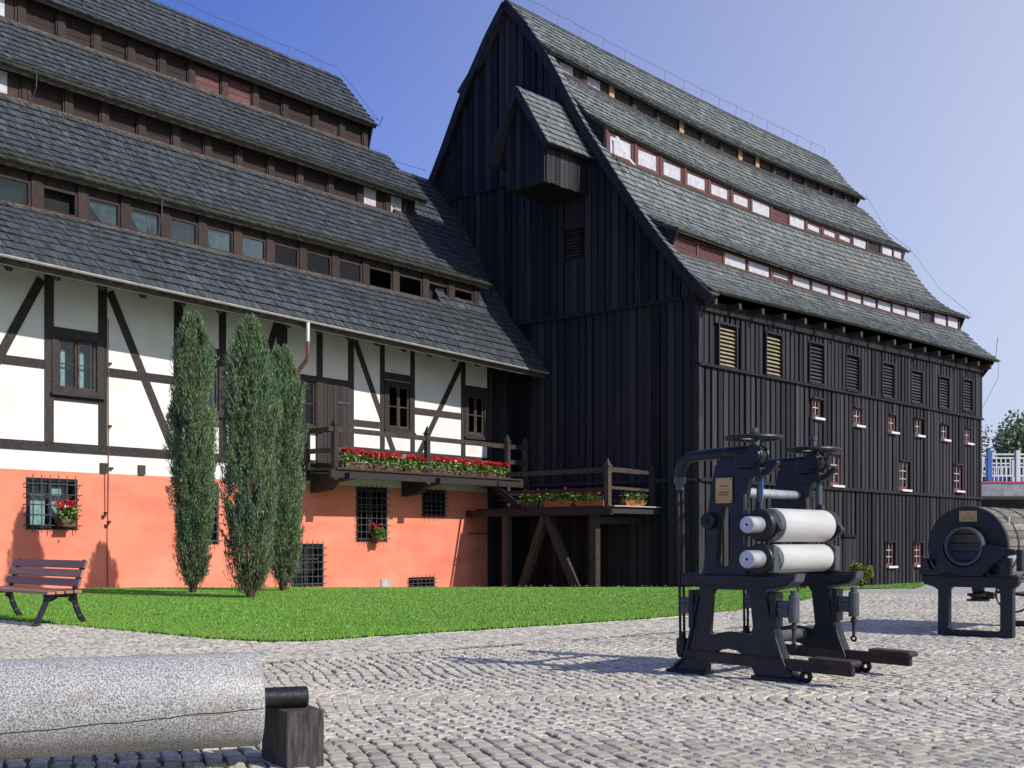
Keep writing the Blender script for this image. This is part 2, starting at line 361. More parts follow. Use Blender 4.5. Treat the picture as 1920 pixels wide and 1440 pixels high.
def shingles(tier, prof, x0, x1, dz, key, edge_key, frame, pool, expo=.28, wid=.10, edge_rows=2, th=.042, skip=None):
    rows = max(2, int(round(prof.len/expo))); e = prof.len/rows
    for r in range(rows):
        s1 = min((r+1)*e+.03, prof.len+.05); s0 = max(0.0, s1-e*1.28)
        a = prof.at(s0); b = prof.at(min(s1, prof.len)); t = b-a; t /= np.linalg.norm(t); b = a+t*(s1-s0)
        nrm = np.array([-t[1], t[0]]); nrm = nrm if nrm[1] > 0 else -nrm
        ym = (a[0]+b[0])/2; xe = x1(ym) if callable(x1) else x1; xs = x0(ym) if callable(x0) else x0
        x = xs-random.random()*wid
        k2 = edge_key if r >= rows-edge_rows else key
        while x < xe-.02:
            wd = wid*random.uniform(.75, 1.3); xa = max(x, xs); xb = min(x+wd-.004, xe); x += wd
            if xb-xa < .02: continue
            xc = (xa+xb)/2
            if skip and skip(xc, ym): continue
            L = (s1-s0)+random.uniform(-.009, .009); h = th*random.uniform(.85, 1.2); z0 = dz(xc, (s0/prof.len)); z1 = dz(xc, min(1, s1/prof.len))
            down = np.array([0, t[0]*L, t[1]*L+(z1-z0)]); up = np.array([0, nrm[0], nrm[1]])*h
            o = np.array([xc, a[0]+nrm[0]*.004, a[1]+nrm[1]*.004+z0+random.uniform(-.003,.003)])
            ax = np.array([xb-xa, random.uniform(-.004,.004), random.uniform(-.006,.006)])
            X, Y = frame.w(xc, ym); px = 960+2250*X/max(Y, .1); py = 1013-2250*(o[2]-CAMH)/max(Y, .1)
            vis = 20 < px < 1900 and 10 < py < 1430
            pool.append((Y if vis else 1e3+Y, tier, k2, o, ax, down, up))
def lay_shingles(pool, n_single=300):
    """the nearest ones in view one by one, all the others joined per roof tier"""
    order = sorted(range(len(pool)), key=lambda i: pool[i][0]); single = set(order[:n_single]); rest = {}
    for i, (d, tier, k, o, ax, dn, up) in enumerate(pool):
        if i in single:
            ob = inst('shingle', shingle_mesh(k), tier)
            ob.matrix_local = Matrix(((ax[0],dn[0],up[0],o[0]),(ax[1],dn[1],up[1],o[1]),(ax[2],dn[2],up[2],o[2]),(0,0,0,1)))
        else: rest.setdefault(tier, []).append((k, o, ax, dn, up))
    for tier, L in rest.items():
        keys = sorted({q[0] for q in L}); A = np.array([np.stack(q[1:]) for q in L])   # n,4,3
        V = A[:,None,0]+SH_V[None,:,0:1]*A[:,None,1]+SH_V[None,:,1:2]*A[:,None,2]+SH_V[None,:,2:3]*A[:,None,3]
        F = SH_F[None]+8*np.arange(len(L))[:,None,None]; mi = np.repeat([keys.index(q[0]) for q in L], 4)
        stuff(bulk('shingle', V, F.reshape(-1,4), [M[k] for k in keys], tier, mi))

# ------------------------------------------------------------------ rows of hatches and windows between two roof tiers
def hatch_band(parent, yw, z0, z1, xs, types, dzf, dzu=None, post_key='timber', posts=None, sill='timber_worn', frame_key='timber', back='board_dark', head=.07, pw=None):
    """xs: posts; types: what fills each bay between them"""
    dzu = dzu or dzf; wall = MB(); n = len(xs)
    for i in range(n-1):
        xm = (xs[i]+xs[i+1])/2; d = dzf(xm, 0)
        wall.box(xs[i], xs[i+1], yw+.20, yw+.26, z0+d-.1, z1+dzu(xm,1)+.05)
    wall.build('hatch_wall', M[back], parent)
    sb = MB()
    for i in range(n-1):
        d0 = dzf(xs[i], 0); d1 = dzf(xs[i+1], 0)
        sb.bar((xs[i], yw-.05, z0+d0+.015), (xs[i+1], yw-.05, z0+d1+.015), .09, .12, (0,1,0))
    sb.build('sill_board', M[sill], parent)
    hb = MB()
    for i in range(n-1):
        d0 = dzu(xs[i], 1); d1 = dzu(xs[i+1], 1)
        hb.bar((xs[i], yw+.12, z1+d0+.065-head/2), (xs[i+1], yw+.12, z1+d1+.065-head/2), head, .12, (0,1,0))
    hb.build('head_board', M[frame_key], parent)
    pw = pw or (.20 if post_key != 'red_wood' else .10)
    for i, x in enumerate(xs):
        k = (posts or {}).get(i, post_key); d = dzf(x, 0); ww = .26 if k == 'tan_wood' else pw
        part_box('hatch_post', k, parent, x-ww/2, x+ww/2, yw-.03, yw+.10, z0+d+.03, z1+dzu(x,1))
    for i, ty in enumerate(types):
        a = xs[i]+pw/2+.005; b = xs[i+1]-pw/2-.005; xm = (a+b)/2; d = dzf(xm, 0); lo = z0+d+.07; hi = z1+dzu(xm,1)+.07-max(head,.07)
        win = MB(); u = bpy.data.objects.new('hatch', None); COL.objects.link(u); u.parent = parent
        def fr(key, t=.06):
            m = MB(); m.box(a,a+t,yw,yw+.07,lo,hi).box(b-t,b,yw,yw+.07,lo,hi).box(a+t,b-t,yw,yw+.07,lo,lo+t).box(a+t,b-t,yw,yw+.07,hi-t,hi)
            m.build('hatch_frame', M[key], u)
        if ty == 'glass' or ty == 'glass_pale':
            fr(frame_key, .05); MB().box(a+.05,b-.05,yw+.03,yw+.036,lo+.05,hi-.05).build('pane', M['glass'], u)
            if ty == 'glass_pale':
                m = MB(); q = random.uniform(.2,.8); m.prism([(a+.05+(b-a)*q*.6,lo+.05),(b-.05,lo+.05),(b-.05,hi-.05),(a+.05,hi-.12)], 'y', yw+.08, yw+.09); m.build('pane_reflection', M['pane_reflection'], u)  # pale slanted sheet behind the glass stands in for a reflection
        elif ty == 'open': fr(frame_key, .06)
        elif ty == 'white': fr(frame_key, .045); MB().box(a+.045,b-.045,yw+.012,yw+.03,lo+.045,hi-.03).build('white_panel', M['film_and_sky'], u)
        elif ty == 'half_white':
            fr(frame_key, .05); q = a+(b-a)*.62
            MB().box(a+.05,q,yw+.03,yw+.04,lo+.05,hi-.05).build('white_panel', M['film_and_sky'], u); MB().box(q+.01,b-.05,yw+.03,yw+.05,lo+.05,hi-.05).build('hatch_board', M[frame_key], u)
        elif ty == 'framed': fr('red_wood', .12); MB().box(a+.12,b-.12,yw+.035,yw+.05,lo+.12,hi-.12).build('white_panel', M['film_and_sky'], u)
        elif ty == 'shutter':
            fr('red_wood', .05); k = 5; s = (hi-lo-.12)/k
            for j in range(k): part_box('shutter_slat', 'red_wood', u, a+.05, b-.05, yw+.005, yw+.03, lo+.055+j*s, lo+.055+j*s+s*.8)
        else:
            fr(frame_key, .035); k = 3; s = (hi-lo)/k; key = ty
            for j in range(k): part_box('hatch_board', key, u, a+.03, b-.03, yw+.05+random.uniform(0,.015), yw+.09, lo+j*s+.006, lo+(j+1)*s-.006)

# ================================================================== PAPER MILL
ML = 20.66; RY = 7.05
mill = thing('boarded_mill', 'tall black timber mill with three rows of hatches in its steep shingled roof', 'mill building', (*MILL.o, 0), MILL.a)
S0m = Profile([(7.05,18.2),(6.3,17.35),(5.48,16.22),(4.92,15.3),(4.33,14.25),(3.84,13.45),(3.37,12.78),(2.72,11.83),(2.01,10.82),(1.52,10.17),(1.05,9.58),(.42,8.82),(-.32,8.04),(-.62,7.78)])
def s0z(y): yy = y if y <= RY else 2*RY-y; return float(np.interp(yy, S0m.p[::-1,0], S0m.p[::-1,1]))
sag = lambda x: math.sin(math.pi*min(max(x/ML,0),1))
near = lambda x: 1-min(max(x/ML,0),1.05)
TM = [(Profile([(7.08,18.12),(6.65,17.6),(6.16,16.96),(5.76,16.46),(5.2,15.97)]), lambda x,f: near(x)*.08-sag(x)*(.12+.15*f)),
      (Profile([(5.46,15.65),(4.91,15.1),(4.3,14.31),(3.81,13.79),(3.18,13.34)]), lambda x,f: near(x)*.04*(1-f)-.33*sag(x)),
      (Profile([(3.29,12.93),(2.87,12.19),(2.4,11.51),(1.83,10.92),(1.27,10.52),(.62,10.21)]), lambda x,f: -.40*near(x)-.22*sag(x)),
      (Profile([(.87,9.66),(.27,9.0),(-.16,8.64),(-.58,8.29)]), lambda x,f: -.38*near(x)-(.10-.16*f)*sag(x))]
pool = []
for i, (pf, dz) in enumerate(TM):
    x0 = [-.3,-.14,-.14,-.3][i]
    tier = slab(mill, pf, x0, ML+.35, dz, .055, [M['board_dark'], M['soffit']])
    shingles(tier, pf, x0-.02, ML+.38, dz, 'shingle_grey', 'shingle_green', MILL, pool, .265, .105, 3 if i < 3 else 1)
    # the same tier on the far side of the ridge
    back = Profile([(2*RY-y, z) for y, z in pf.p]); slab(mill, back if i else Profile(list(map(tuple, back.p))+[(2*RY-4.93, 15.70)]), .05 if i else -.34, ML+.3, dz, .12, [M['shingle_grey'], M['soffit']])
vz = lambda x,f: 0.0
verge = slab(mill, S0m, -.32, .0, vz, .12, [M['board_dark'], M['board_dark']], 2); verge.name = 'verge_strip'
shingles(verge, Profile(S0m.p[1:]), -.36, .0, vz, 'shingle_grey', 'shingle_grey', MILL, pool, .27, .135, 0)
backv = slab(mill, Profile([(2*RY-y, z) for y, z in S0m.p]), -.32, .72, vz, .12, [M['shingle_grey'], M['board_dark']], 2); backv.name = 'verge_strip'
bb = MB()
for sgn in (0, 1):
    P = [(y if not sgn else 2*RY-y, z) for y, z in S0m.p]
    for a, b in zip(P[:-1], P[1:]): bb.bar((-.34, a[0], a[1]-.16), (-.34, b[0], b[1]-.16), .26, .05, (1,0,0))
bb.build('barge_board', M['board'], mill)
# cross walls that close the roof under the tiers
P = []
for pf, dz in TM: P += [(y+.03, z+dz(-.1, k/(len(pf.p)-1))-.05) for k, (y, z) in enumerate(pf.p)]
P += [(y+.30, z-.22) for y, z in S0m.p[::-1][1:-1]]
MB().prism(P, 'x', -.10, -.04).build('roof_cheek', M['board'], mill)
for xw in (ML-.05,):
    P = []
    for pf, dz in TM: P += [(y+.04, z+dz(xw, k/(len(pf.p)-1))-.06) for k, (y, z) in enumerate(pf.p)]
    P = [(P[0][0], P[0][1])]+P[1:]; P += [(0, 7.6), (0, 0 if xw > 1 else 7)]; right = P
    left = [(2*RY-y, z) for y, z in right[1:]][::-1]
    MB().prism([p for p in right]+left, 'x', xw, xw+.05).build('cross_wall', M['board'], mill)
X3 = [.0,1.22,2.63,4.0,5.41,6.75,8.05,9.33,10.58,11.8,12.96,14.2,15.45,16.75,18.0,19.3,20.5]
X2 = [.06,1.47,2.82,4.16,5.57,6.96,8.27,9.62,10.87,12.14,13.42,14.67,15.93,17.18,18.49,19.6,20.5]
X1 = [.3,1.7,3.1,4.36,5.72,7.15,8.5,9.76,11.06,12.3,13.6,14.85,16.07,17.35,18.55,19.6,20.5]
dz4 = lambda x,f: TM[3][1](x,0); dz3 = lambda x,f: TM[2][1](x,0); dz2 = lambda x,f: TM[1][1](x,0)
hatch_band(mill, .86, 9.62, 10.19, X3, ['shutter','shutter','white','white','framed']+['white']*8+['glass','white','white'], dz4, TM[2][1], 'red_wood', frame_key='red_wood')
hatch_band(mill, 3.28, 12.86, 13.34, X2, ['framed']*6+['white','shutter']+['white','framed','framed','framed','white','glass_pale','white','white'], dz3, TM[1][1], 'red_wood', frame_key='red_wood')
hatch_band(mill, 5.44, 15.62, 16.04, X1, ['half_white','half_white']+['hatch_grey']*14, dz2, TM[0][1], 'timber', posts={2:'tan_wood',5:'tan_wood',8:'tan_wood',9:'tan_wood'}, sill='timber', frame_key='timber')
lay_shingles(pool)

# black backing walls, then every board of the cladding
ZB = -.62
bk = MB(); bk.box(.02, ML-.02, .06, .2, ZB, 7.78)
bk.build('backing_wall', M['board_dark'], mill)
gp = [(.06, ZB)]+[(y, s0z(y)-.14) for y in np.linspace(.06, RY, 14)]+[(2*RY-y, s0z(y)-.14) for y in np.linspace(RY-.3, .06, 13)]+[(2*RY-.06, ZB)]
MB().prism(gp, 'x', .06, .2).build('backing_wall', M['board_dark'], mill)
MB().box(.05, ML, 2*RY-.15, 2*RY, ZB, 7.8).build('rear_wall', M['board'], mill)
MB().prism([(0.1,ZB),(0.1,7.6),(14.0,7.6),(14.0,ZB)], 'x', ML-.04, ML+.0).build('far_gable_wall', M['board'], mill)

LOUV = [(1.44,.48,6.02,7.23),(4.05,.48,6.04,7.3),(6.73,.48,6.07,7.33),(9.21,.48,6.09,7.24),(11.94,.49,6.08,7.26),(14.34,.5,6.07,7.24),(16.81,.48,6.1,7.27),(19.11,.48,6.2,7.4)]
SMALL = [(6.73,.25,4.98,5.56),(9.6,.25,4.94,5.5),(12.28,.25,4.89,5.47),(14.48,.25,4.92,5.51),(16.86,.25,4.91,5.47),(19.16,.25,4.91,5.48)]
MEDI = [(8.0,.34,2.86,3.85),(13.25,.33,2.88,3.88),(18.15,.33,2.99,3.98),(12.11,.28,.14,.97),(14.44,.28,.14,.95)]
HOLES = [(c-h, c+h, a, b) for c, h, a, b in LOUV+SMALL+MEDI]
fb = MB()
def spans(xa, xb, z0, z1, holes):
    cuts = sorted((h[2], h[3]) for h in holes if h[0] < xb-.02 and h[1] > xa+.02 and h[3] > z0 and h[2] < z1)
    out = []; z = z0
    for a, b in cuts:
        if a-z > .03: out.append((z, a))
        z = max(z, b)
    if z1-z > .03: out.append((z, z1))
    return out
front = bpy.data.objects.new('front_wall', None); COL.objects.link(front); front.parent = mill
for z0, z1, pitch in ((ZB,2.70,.305),(2.80,5.93,.30),(6.03,7.83,.265)):
    x = .0
    while x < ML-.05:
        wd = random.uniform(.60,.76)*pitch; xb = min(x+wd, ML); pr = random.uniform(.028,.055)
        zt = z1 if z1 < 7 else 7.62+.32*x/ML
        for a, b in spans(x, xb, z0, zt, HOLES): part_box('board', 'board', front, x, xb, -pr, .055, a, b)
        x += pitch*random.uniform(.93,1.07)
gable = bpy.data.objects.new('gable_wall', None); COL.objects.link(gable); gable.parent = mill
GL = [(4.2,4.75,9.57,10.49)]
for z0, z1, xo in ((ZB,7.86,0.0),(7.86,12.36,.05),(12.36,18.2,.10)):
    y = .0
    while y < 2*RY-.1:
        wd = random.uniform(.72,.90)*.27; yb = y+wd; yc = (y+yb)/2; top = min(z1, s0z(y)-.1, s0z(yb)-.1); pr = xo+random.uniform(.02,.05)
        bot = z0 if yc < 6.6 else max(z0, 7.2+(yc-6.6)*1.35)      # the neighbouring roof hides what lies lower
        if top-bot > .08:
            for a, b in spans(y, yb, bot, top, [] if z0 < 7 or z0 > 12 else GL):
                part_box('board', 'board', gable, -pr, .055, y, yb, a, b)
        y += .27*random.uniform(.94,1.06)
for za, ln in ((2.75, ML),(5.98, ML)):
    m = MB(); m.prism([(-.13,za-.05),(-.13,za-.01),(-.03,za+.06),(.06,za+.06),(.06,za-.05)], 'x', -.1, ln); m.build('ledge', M['board'], mill)
m = MB(); m.prism([(-.14,2.70),(-.14,2.74),(-.04,2.81),(.06,2.81),(.06,2.70)], 'y', .0, 6.3); m.build('ledge', M['board'], mill)
for zz in (7.88, 12.38): MB().prism([(-.15,zz-.06),(-.15,zz-.02),(-.06,zz+.04),(.06,zz+.04),(.06,zz-.06)], 'y', .0 if zz < 8 else 3.8, 6.6 if zz < 8 else 10.2).build('ledge', M['board'], mill)
cp = MB(); cp.box(-.07,.10,-.06,.10,ZB,7.6); cp.build('corner_post', M['board'], mill)
# louvred openings
for c, h, a, b in LOUV:
    u = bpy.data.objects.new('louvre_window', None); COL.objects.link(u); u.parent = mill
    m = MB(); m.box(c-h-.03,c-h+.03,-.075,.055,a-.03,b+.05).box(c+h-.03,c+h+.03,-.075,.055,a-.03,b+.05).box(c-h+.03,c+h-.03,-.08,.055,b-.0,b+.06).box(c-h+.03,c+h-.03,-.09,.055,a-.05,a+.01)
    m.build('louvre_frame', M['board'], u); n = 10
    for k in range(n):
        z = a+.05+(b-a-.08)*k/n; sl = MB(); sl.bar((c-h+.035,.02,z+.03),(c+h-.035,.02,z+.03),.016,.085,(0,.72,.7)); sl.build('slat', M['ochre'] if c < 5 else M['hatch_grey'], u)
u = bpy.data.objects.new('louvre_window', None); COL.objects.link(u); u.parent = mill
for k in range(9): MB().bar((-.04,4.22,9.62+k*.097),(-.04,4.73,9.62+k*.097),.02,.09,(.7,0,.7)).build('slat', M['timber_worn'], u)
# small framed windows with white sills
for c, h, a, b in SMALL+MEDI:
    u = bpy.data.objects.new('small_window', None); COL.objects.link(u); u.parent = mill
    t = .045; m = MB(); m.box(c-h,c-h+t,-.01,.05,a,b).box(c+h-t*2.2,c+h,-.01,.05,a,b).box(c-h+t,c+h-t*2.2,-.01,.05,b-t,b).box(c-h+t,c+h-t*2.2,-.01,.05,a,a+.1)
    m.build('window_frame', M['red_wood'], u)
    MB().box(c-h+t,c+h-t*2.2,.02,.026,a+.1,b-t).build('pane', M['glass'], u); MB().box(c-h+t,c+h-t*2.2,.04,.05,a+.1,b-t).build('curtain', M['curtain'], u)
    n = 2 if b-a < .7 else 3; g = MB()
    for k in range(1, n): z = a+.1+(b-a-.14)*k/n; g.box(c-h+t,c+h-t*2.2,-.0,.02,z-.014,z+.014)
    g.box(c-.03,c-.005,-.004,.016,a+.1,b-t); g.build('glazing_bar', M['bar_pale'], u)
    MB().box(c-h-.06,c+h+.10,-.17,.05,a-.075,a).build('sill', M['sill'], u, bevel=.008)
    MB().box(c-h-.07,c+h+.07,-.12,.05,b+.01,b+.05).build('hood', M['board'], u)
# plank door low in the front wall
u = bpy.data.objects.new('plank_door', None); COL.objects.link(u); u.parent = mill
for k in range(5): part_box('door_plank', 'board', u, 8.5+k*.19, 8.5+k*.19+.175, -.07, -.055, -.5, 1.14)
MB().box(8.4,9.5,-.16,.05,1.16,1.23).build('hood', M['board'], u)
# rafter ends, eave beam
eb = MB(); eb.bar((-.05,-.06,7.62),(ML+.1,-.06,7.98),.3,.14,(0,1,0)); eb.build('eave_beam', M['board'], mill)
for k in range(17):
    x = .12+k*1.265; z = 7.60+.36*x/ML+.06*sag(x)
    MB().box(x-.07,x+.07,-.50,.0,z-.02,z+.16).build('rafter_end', M['timber_worn'], mill, bevel=.012)
# hoist gable jutting from the gable wall
hb = bpy.data.objects.new('hoist_box', None); COL.objects.link(hb); hb.parent = mill
D = 2.0; ya, yb_, zb, zt = 3.92, 5.42, 11.42, 12.55; ym = 4.80; zr = 14.3
for k in range(8):
    y0 = ya+k*(yb_-ya)/8; y1 = y0+(yb_-ya)/8-.018; yc = (y0+y1)/2; top = min(zt+.02+(zr-zt)*(1-abs(yc-ym)/1.0), zr-.35)
    part_box('board', 'board', hb, -D-.04-random.uniform(0,.02), -D+.02, y0, y1, zb-random.uniform(0,.06), max(top, zt))
for k in range(10):
    x0 = -D+k*D/10; part_box('board', 'board', hb, x0, x0+D/10-.02, ya-.05-random.uniform(0,.015), ya, zb-random.uniform(0,.05), zt+.1)
    part_box('board', 'board', hb, x0, x0+D/10-.02, yb_, yb_+.05, zb, zt+.1)
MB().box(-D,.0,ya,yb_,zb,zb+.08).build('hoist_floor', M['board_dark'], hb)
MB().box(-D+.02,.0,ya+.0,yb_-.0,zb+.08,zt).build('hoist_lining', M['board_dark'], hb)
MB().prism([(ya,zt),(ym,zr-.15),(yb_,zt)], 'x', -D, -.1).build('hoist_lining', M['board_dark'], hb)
pool = []
for sg in (-1, 1):
    ey = 3.62 if sg < 0 else 5.96; ez = 12.42 if sg < 0 else 12.28
    pf = Profile([(ym,zr),(ym+(ey-ym)*.5, zr+(ez-zr)*.5),(ey,ez)]); t = slab(hb, pf, -D-.28, .0, vz, .09, [M['board_dark'], M['board']], 2); t.name = 'hoist_roof'; t.parent = mill
    shingles(t, pf, -D-.30, .02, vz, 'shingle_grey', 'shingle_grey', MILL, pool, .25, .13, 0)
lay_shingles(pool, 110)
m = MB()
for ey, ez in ((3.62,12.42),(5.96,12.28)): m.bar((-D-.3,ym,zr-.1),(-D-.3,ey,ez-.1),.2,.05,(1,0,0))
m.build('hoist_barge_board', M['board'], hb)
# ridge wire on holders
n = 18
for k in range(n):
    x = -.2+(ML+.3)*k/(n-1); zz = 18.2-.12*sag(x); MB().tube([(x,RY,zz),(x+.03,RY-.02,zz+.34),(x+.12,RY-.02,zz+.4)],.008,5).build('wire_holder', M['wire'], mill)
m = MB(); m.tube([(-.2+(ML+.3)*k/40,RY,18.58-.12*sag(-.2+(ML+.3)*k/40)+.03*math.sin(k*2.3)) for k in range(41)],.007,5); m.build('lightning_wire', M['wire'], mill)
m = MB(); m.tube([(ML+.36,5.2,16.2),(ML+.40,4.2,14.4),(ML+.42,3.2,13.5)],.008,5); m.tube([(ML+.42,3.2,13.5),(ML+.44,1.9,11.6),(ML+.45,.6,10.4)],.008,5)
m.tube([(ML+.45,-.55,8.4),(ML+.42,-.5,7.6),(ML+.1,.3,5.9),(ML+.08,.3,0)],.008,5); m.tube([(ML+.3,-.45,8.4),(ML+.42,-.5,9.3)],.012,5)
m.build('lightning_wire', M['wire'], mill)
m = MB(); m.box(ML-.02,ML+.55,-.06,-.02,4.98,5.03).build('outlet_pipe', M['zinc'], mill)
# torn plastic hanging at the left end of the middle hatches
m = MB(); pr = [(.42,13.15),(.47,12.9),(.43,12.6),(.52,12.2)]
for (x, z), (x2, z2) in zip(pr[:-1], pr[1:]):
    m.add([(x-.05,3.20-(13.15-z)*.5,z),(x+.06,3.17-(13.15-z)*.5,z),(x2+.05,3.17-(13.15-z2)*.62,z2),(x2-.03,3.20-(13.15-z2)*.62,z2)], [(0,1,2,3)])
m.build('torn_film', M['film_and_sky'], mill)

# ================================================================== HALF-TIMBERED HOUSE
HL0, HL1 = -7.0, 14.9
house = thing('half_timbered_house', 'half-timbered house with white upper wall, salmon base and stepped dark shingle roof', 'house', (*HOUSE.o, 0), HOUSE.a)
x1h = lambda y: 14.90+.066*y
ez = lambda x,f: f*.021*(14.8-x)
TH = [(Profile([(5.0,16.15),(4.5,15.58),(4.0,15.0),(3.6,14.55),(3.2,14.15)]), vz, 12.1),
      (Profile([(3.45,13.45),(3.0,12.95),(2.5,12.40),(2.05,11.95),(1.65,11.62)]), vz, 12.75),
      (Profile([(1.95,11.05),(1.4,10.4),(.8,9.75),(.3,9.25),(-.1,8.92)]), vz, 13.75),
      (Profile([(0.12,8.12),(-.59,7.40),(-1.03,6.90),(-1.5,6.24)]), ez, x1h)]
pool = []
for i, (pf, dz, xe) in enumerate(TH):
    tier = slab(house, pf, HL0, xe, dz, .10, [M['board_dark'], M['soffit']])
    shingles(tier, pf, HL0, xe if i == 3 else xe+.03, dz, 'shingle_dark', 'shingle_moss' if i in (1,2) else 'shingle_dark', HOUSE, pool, .27, .09, 2 if i in (1,2) else 0)
S0h = Profile([(3.62,13.2),(3.0,12.44),(2.35,11.7),(1.5,10.33),(1.1,9.6),(.44,8.75),(0.05,8.05)])
conn = slab(house, S0h, 11.6, x1h, vz, .10, [M['board_dark'], M['board_dark']], 3)
shingles(conn, S0h, 11.6, x1h, vz, 'shingle_dark', 'shingle_dark', HOUSE, pool, .275, .10, 0)
slab(house, Profile([(3.62,13.2),(7.5,8.5)]), 11.6, 15.4, vz, .1, [M['shingle_dark'], M['board_dark']], 2)
slab(house, Profile([(5.0,16.15),(7,13.7),(11.5,6.3)]), HL0, 12.1, vz, .12, [M['shingle_dark'], M['board_dark']], 2)
lay_shingles(pool)
P = [(5.0,16.05),(3.3,14.15),(3.5,13.4),(1.8,11.7),(2.0,11.0),(.1,8.95),(.2,8.0),(0.3,6.2),(10,6.2)]
MB().prism(P, 'x', 12.0, 12.05).build('cross_wall', M['board'], house)
MB().prism([(y, z-.1) for y, z in [(2.0,11.0),(.1,8.95),(.2,8.0),(3.4,8.0),(3.4,12.6)]], 'x', 13.4, 13.44).build('cross_wall', M['board'], house)
MB().prism([(0.1,-.3),(0.1,6.2),(.1,8.9),(2,11),(3.5,13.4),(5,16.0),(10,6.2),(10,-.3)], 'x', HL0, HL0+.1).build('end_wall', M['plaster'], house)
Y3 = [-6.6,-5.5,-4.4,-3.35,-2.3,-1.2,-.1,.97,2.05,3.1,4.16,5.2,6.3,7.45,8.6,9.8,11.05,12.2,13.35]
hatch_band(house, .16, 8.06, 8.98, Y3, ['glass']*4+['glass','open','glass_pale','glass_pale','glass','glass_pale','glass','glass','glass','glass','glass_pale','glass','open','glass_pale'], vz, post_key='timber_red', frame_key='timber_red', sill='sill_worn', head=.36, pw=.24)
Y2 = [-6.75,-5.7,-4.6,-3.55,-2.5,-1.45,-.4,.67,1.63,2.66,3.68,4.67,5.69,6.79,7.85,9.0,10.2,11.35,12.45]
hatch_band(house, 2.0, 11.0, 11.8, Y2, ['hatch_dark']*4+['hatch_dark','half_white']+['hatch_dark']*10+['half_white','half_white'], vz, post_key='timber_red', frame_key='timber_red', sill='sill_worn', head=.20)  # half_white bays: white panels stand in for sky seen through the roof
Y1 = [-6.9,-5.9,-4.85,-3.8,-2.75,-1.7,-.65,.34,1.39,2.38,3.38,4.34,5.29,6.4,7.5,8.6,9.8,10.9,11.9]
hatch_band(house, 3.52, 13.42, 14.2, Y1, ['hatch_dark']*6+['half_white']+['hatch_dark']*5+['red_wood','red_wood']+['hatch_dark','hatch_dark','timber_red','timber_red'], vz, post_key='timber_red', frame_key='timber_red', sill='sill_worn', head=.16)  # half_white bay: white panel put in for sky showing through
# wall: salmon base, white upper wall
ZH = -.55; ZS = 2.54; ZT = 7.2
GRIL = [(-1.52,-.33,1.28,2.38),(2.45,3.46,.96,2.42),(5.78,6.88,-.16,.96),(8.10,9.28,1.02,2.52),(10.75,11.74,1.74,2.53),(10.17,11.25,-.34,-.02)]
m = MB(); holed_wall(m, HL0, HL1-.0, ZH, ZS, GRIL); m.build('plinth_wall', M['salmon'], house)
WIN = [(-.78,.13,4.34,5.42),(2.62,3.45,4.2,5.5),(5.82,6.58,4.05,5.22),(9.34,10.18,4.24,5.44),(12.78,13.52,4.3,5.46)]
m = MB(); holed_wall(m, HL0, 13.7, ZS, ZT, WIN); m.build('upper_wall', M['plaster'], house)
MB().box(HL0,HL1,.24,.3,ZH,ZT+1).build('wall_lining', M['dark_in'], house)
# timber frame: posts, rails, braces, each its own beam standing a little proud
tb = unit_box('timber')
def post(x, z0, z1, wd=.20, pr=.025): return part_box('post', 'timber', house, x-wd/2, x+wd/2, -pr, .04, z0, z1)
def rail(x0, x1, z, h=.19, pr=.020, z1=None):
    m = MB(); m.bar((x0,.01,z),(x1,.01,z if z1 is None else z1),h,.04+pr,(0,1,0)); return m.build('rail', M['timber'], house)
def brace(x0, z0, x1, z1, wd=.20): m = MB(); m.bar((x0,.008,z0),(x1,.008,z1),wd,.052,(0,1,0)); return m.build('brace', M['timber'], house)
for x, a, b, wd in [(-4.4,3.0,6.9,.2),(-3.3,3.0,6.9,.2),(-1.0,3.06,6.9,.21),(.29,3.06,6.9,.21),(2.3,3.06,6.9,.24),(3.58,3.06,6.9,.20),(5.46,3.06,6.9,.34),(6.75,5.3,6.9,.20),(7.89,3.06,6.9,.20),(9.1,3.06,6.9,.17),(10.33,3.06,6.9,.17),(12.56,3.06,6.9,.19)]: post(x, a, b, wd)
rail(HL0, 13.7, 3.06, .20, .03); rail(HL0, 13.7, 6.86, .22, .03)
rail(-3.2,-1.11,4.81); rail(.40,2.18,4.81); rail(2.42,3.48,3.9); rail(3.68,5.29,4.81); rail(10.42,12.47,4.79); rail(7.99,9.02,4.26,.18); rail(7.99,13.7,3.52,.17)
rail(-.89,.18,5.57,.16); rail(-.89,.18,4.14,.14); rail(2.42,3.48,5.62,.16); rail(5.63,7.79,5.30,.16); rail(9.18,10.25,5.68,.2); rail(9.18,10.25,4.08,.16); rail(12.65,13.7,5.66,.2); rail(12.65,13.7,4.18,.16)
brace(-1.18,6.62,-2.3,4.5); brace(.47,6.62,2.17,3.14); brace(5.3,6.6,4.0,3.15); brace(8.05,6.5,9.56,3.54,.18); brace(12.5,6.42,10.6,3.55,.18); brace(-3.4,6.7,-2.2,4.9)
for k in range(5): part_box('board', 'board', house, 13.72+k*.24, 13.72+k*.24+.215, -.03-.01*(k%2), .05, -.5, 6.8)
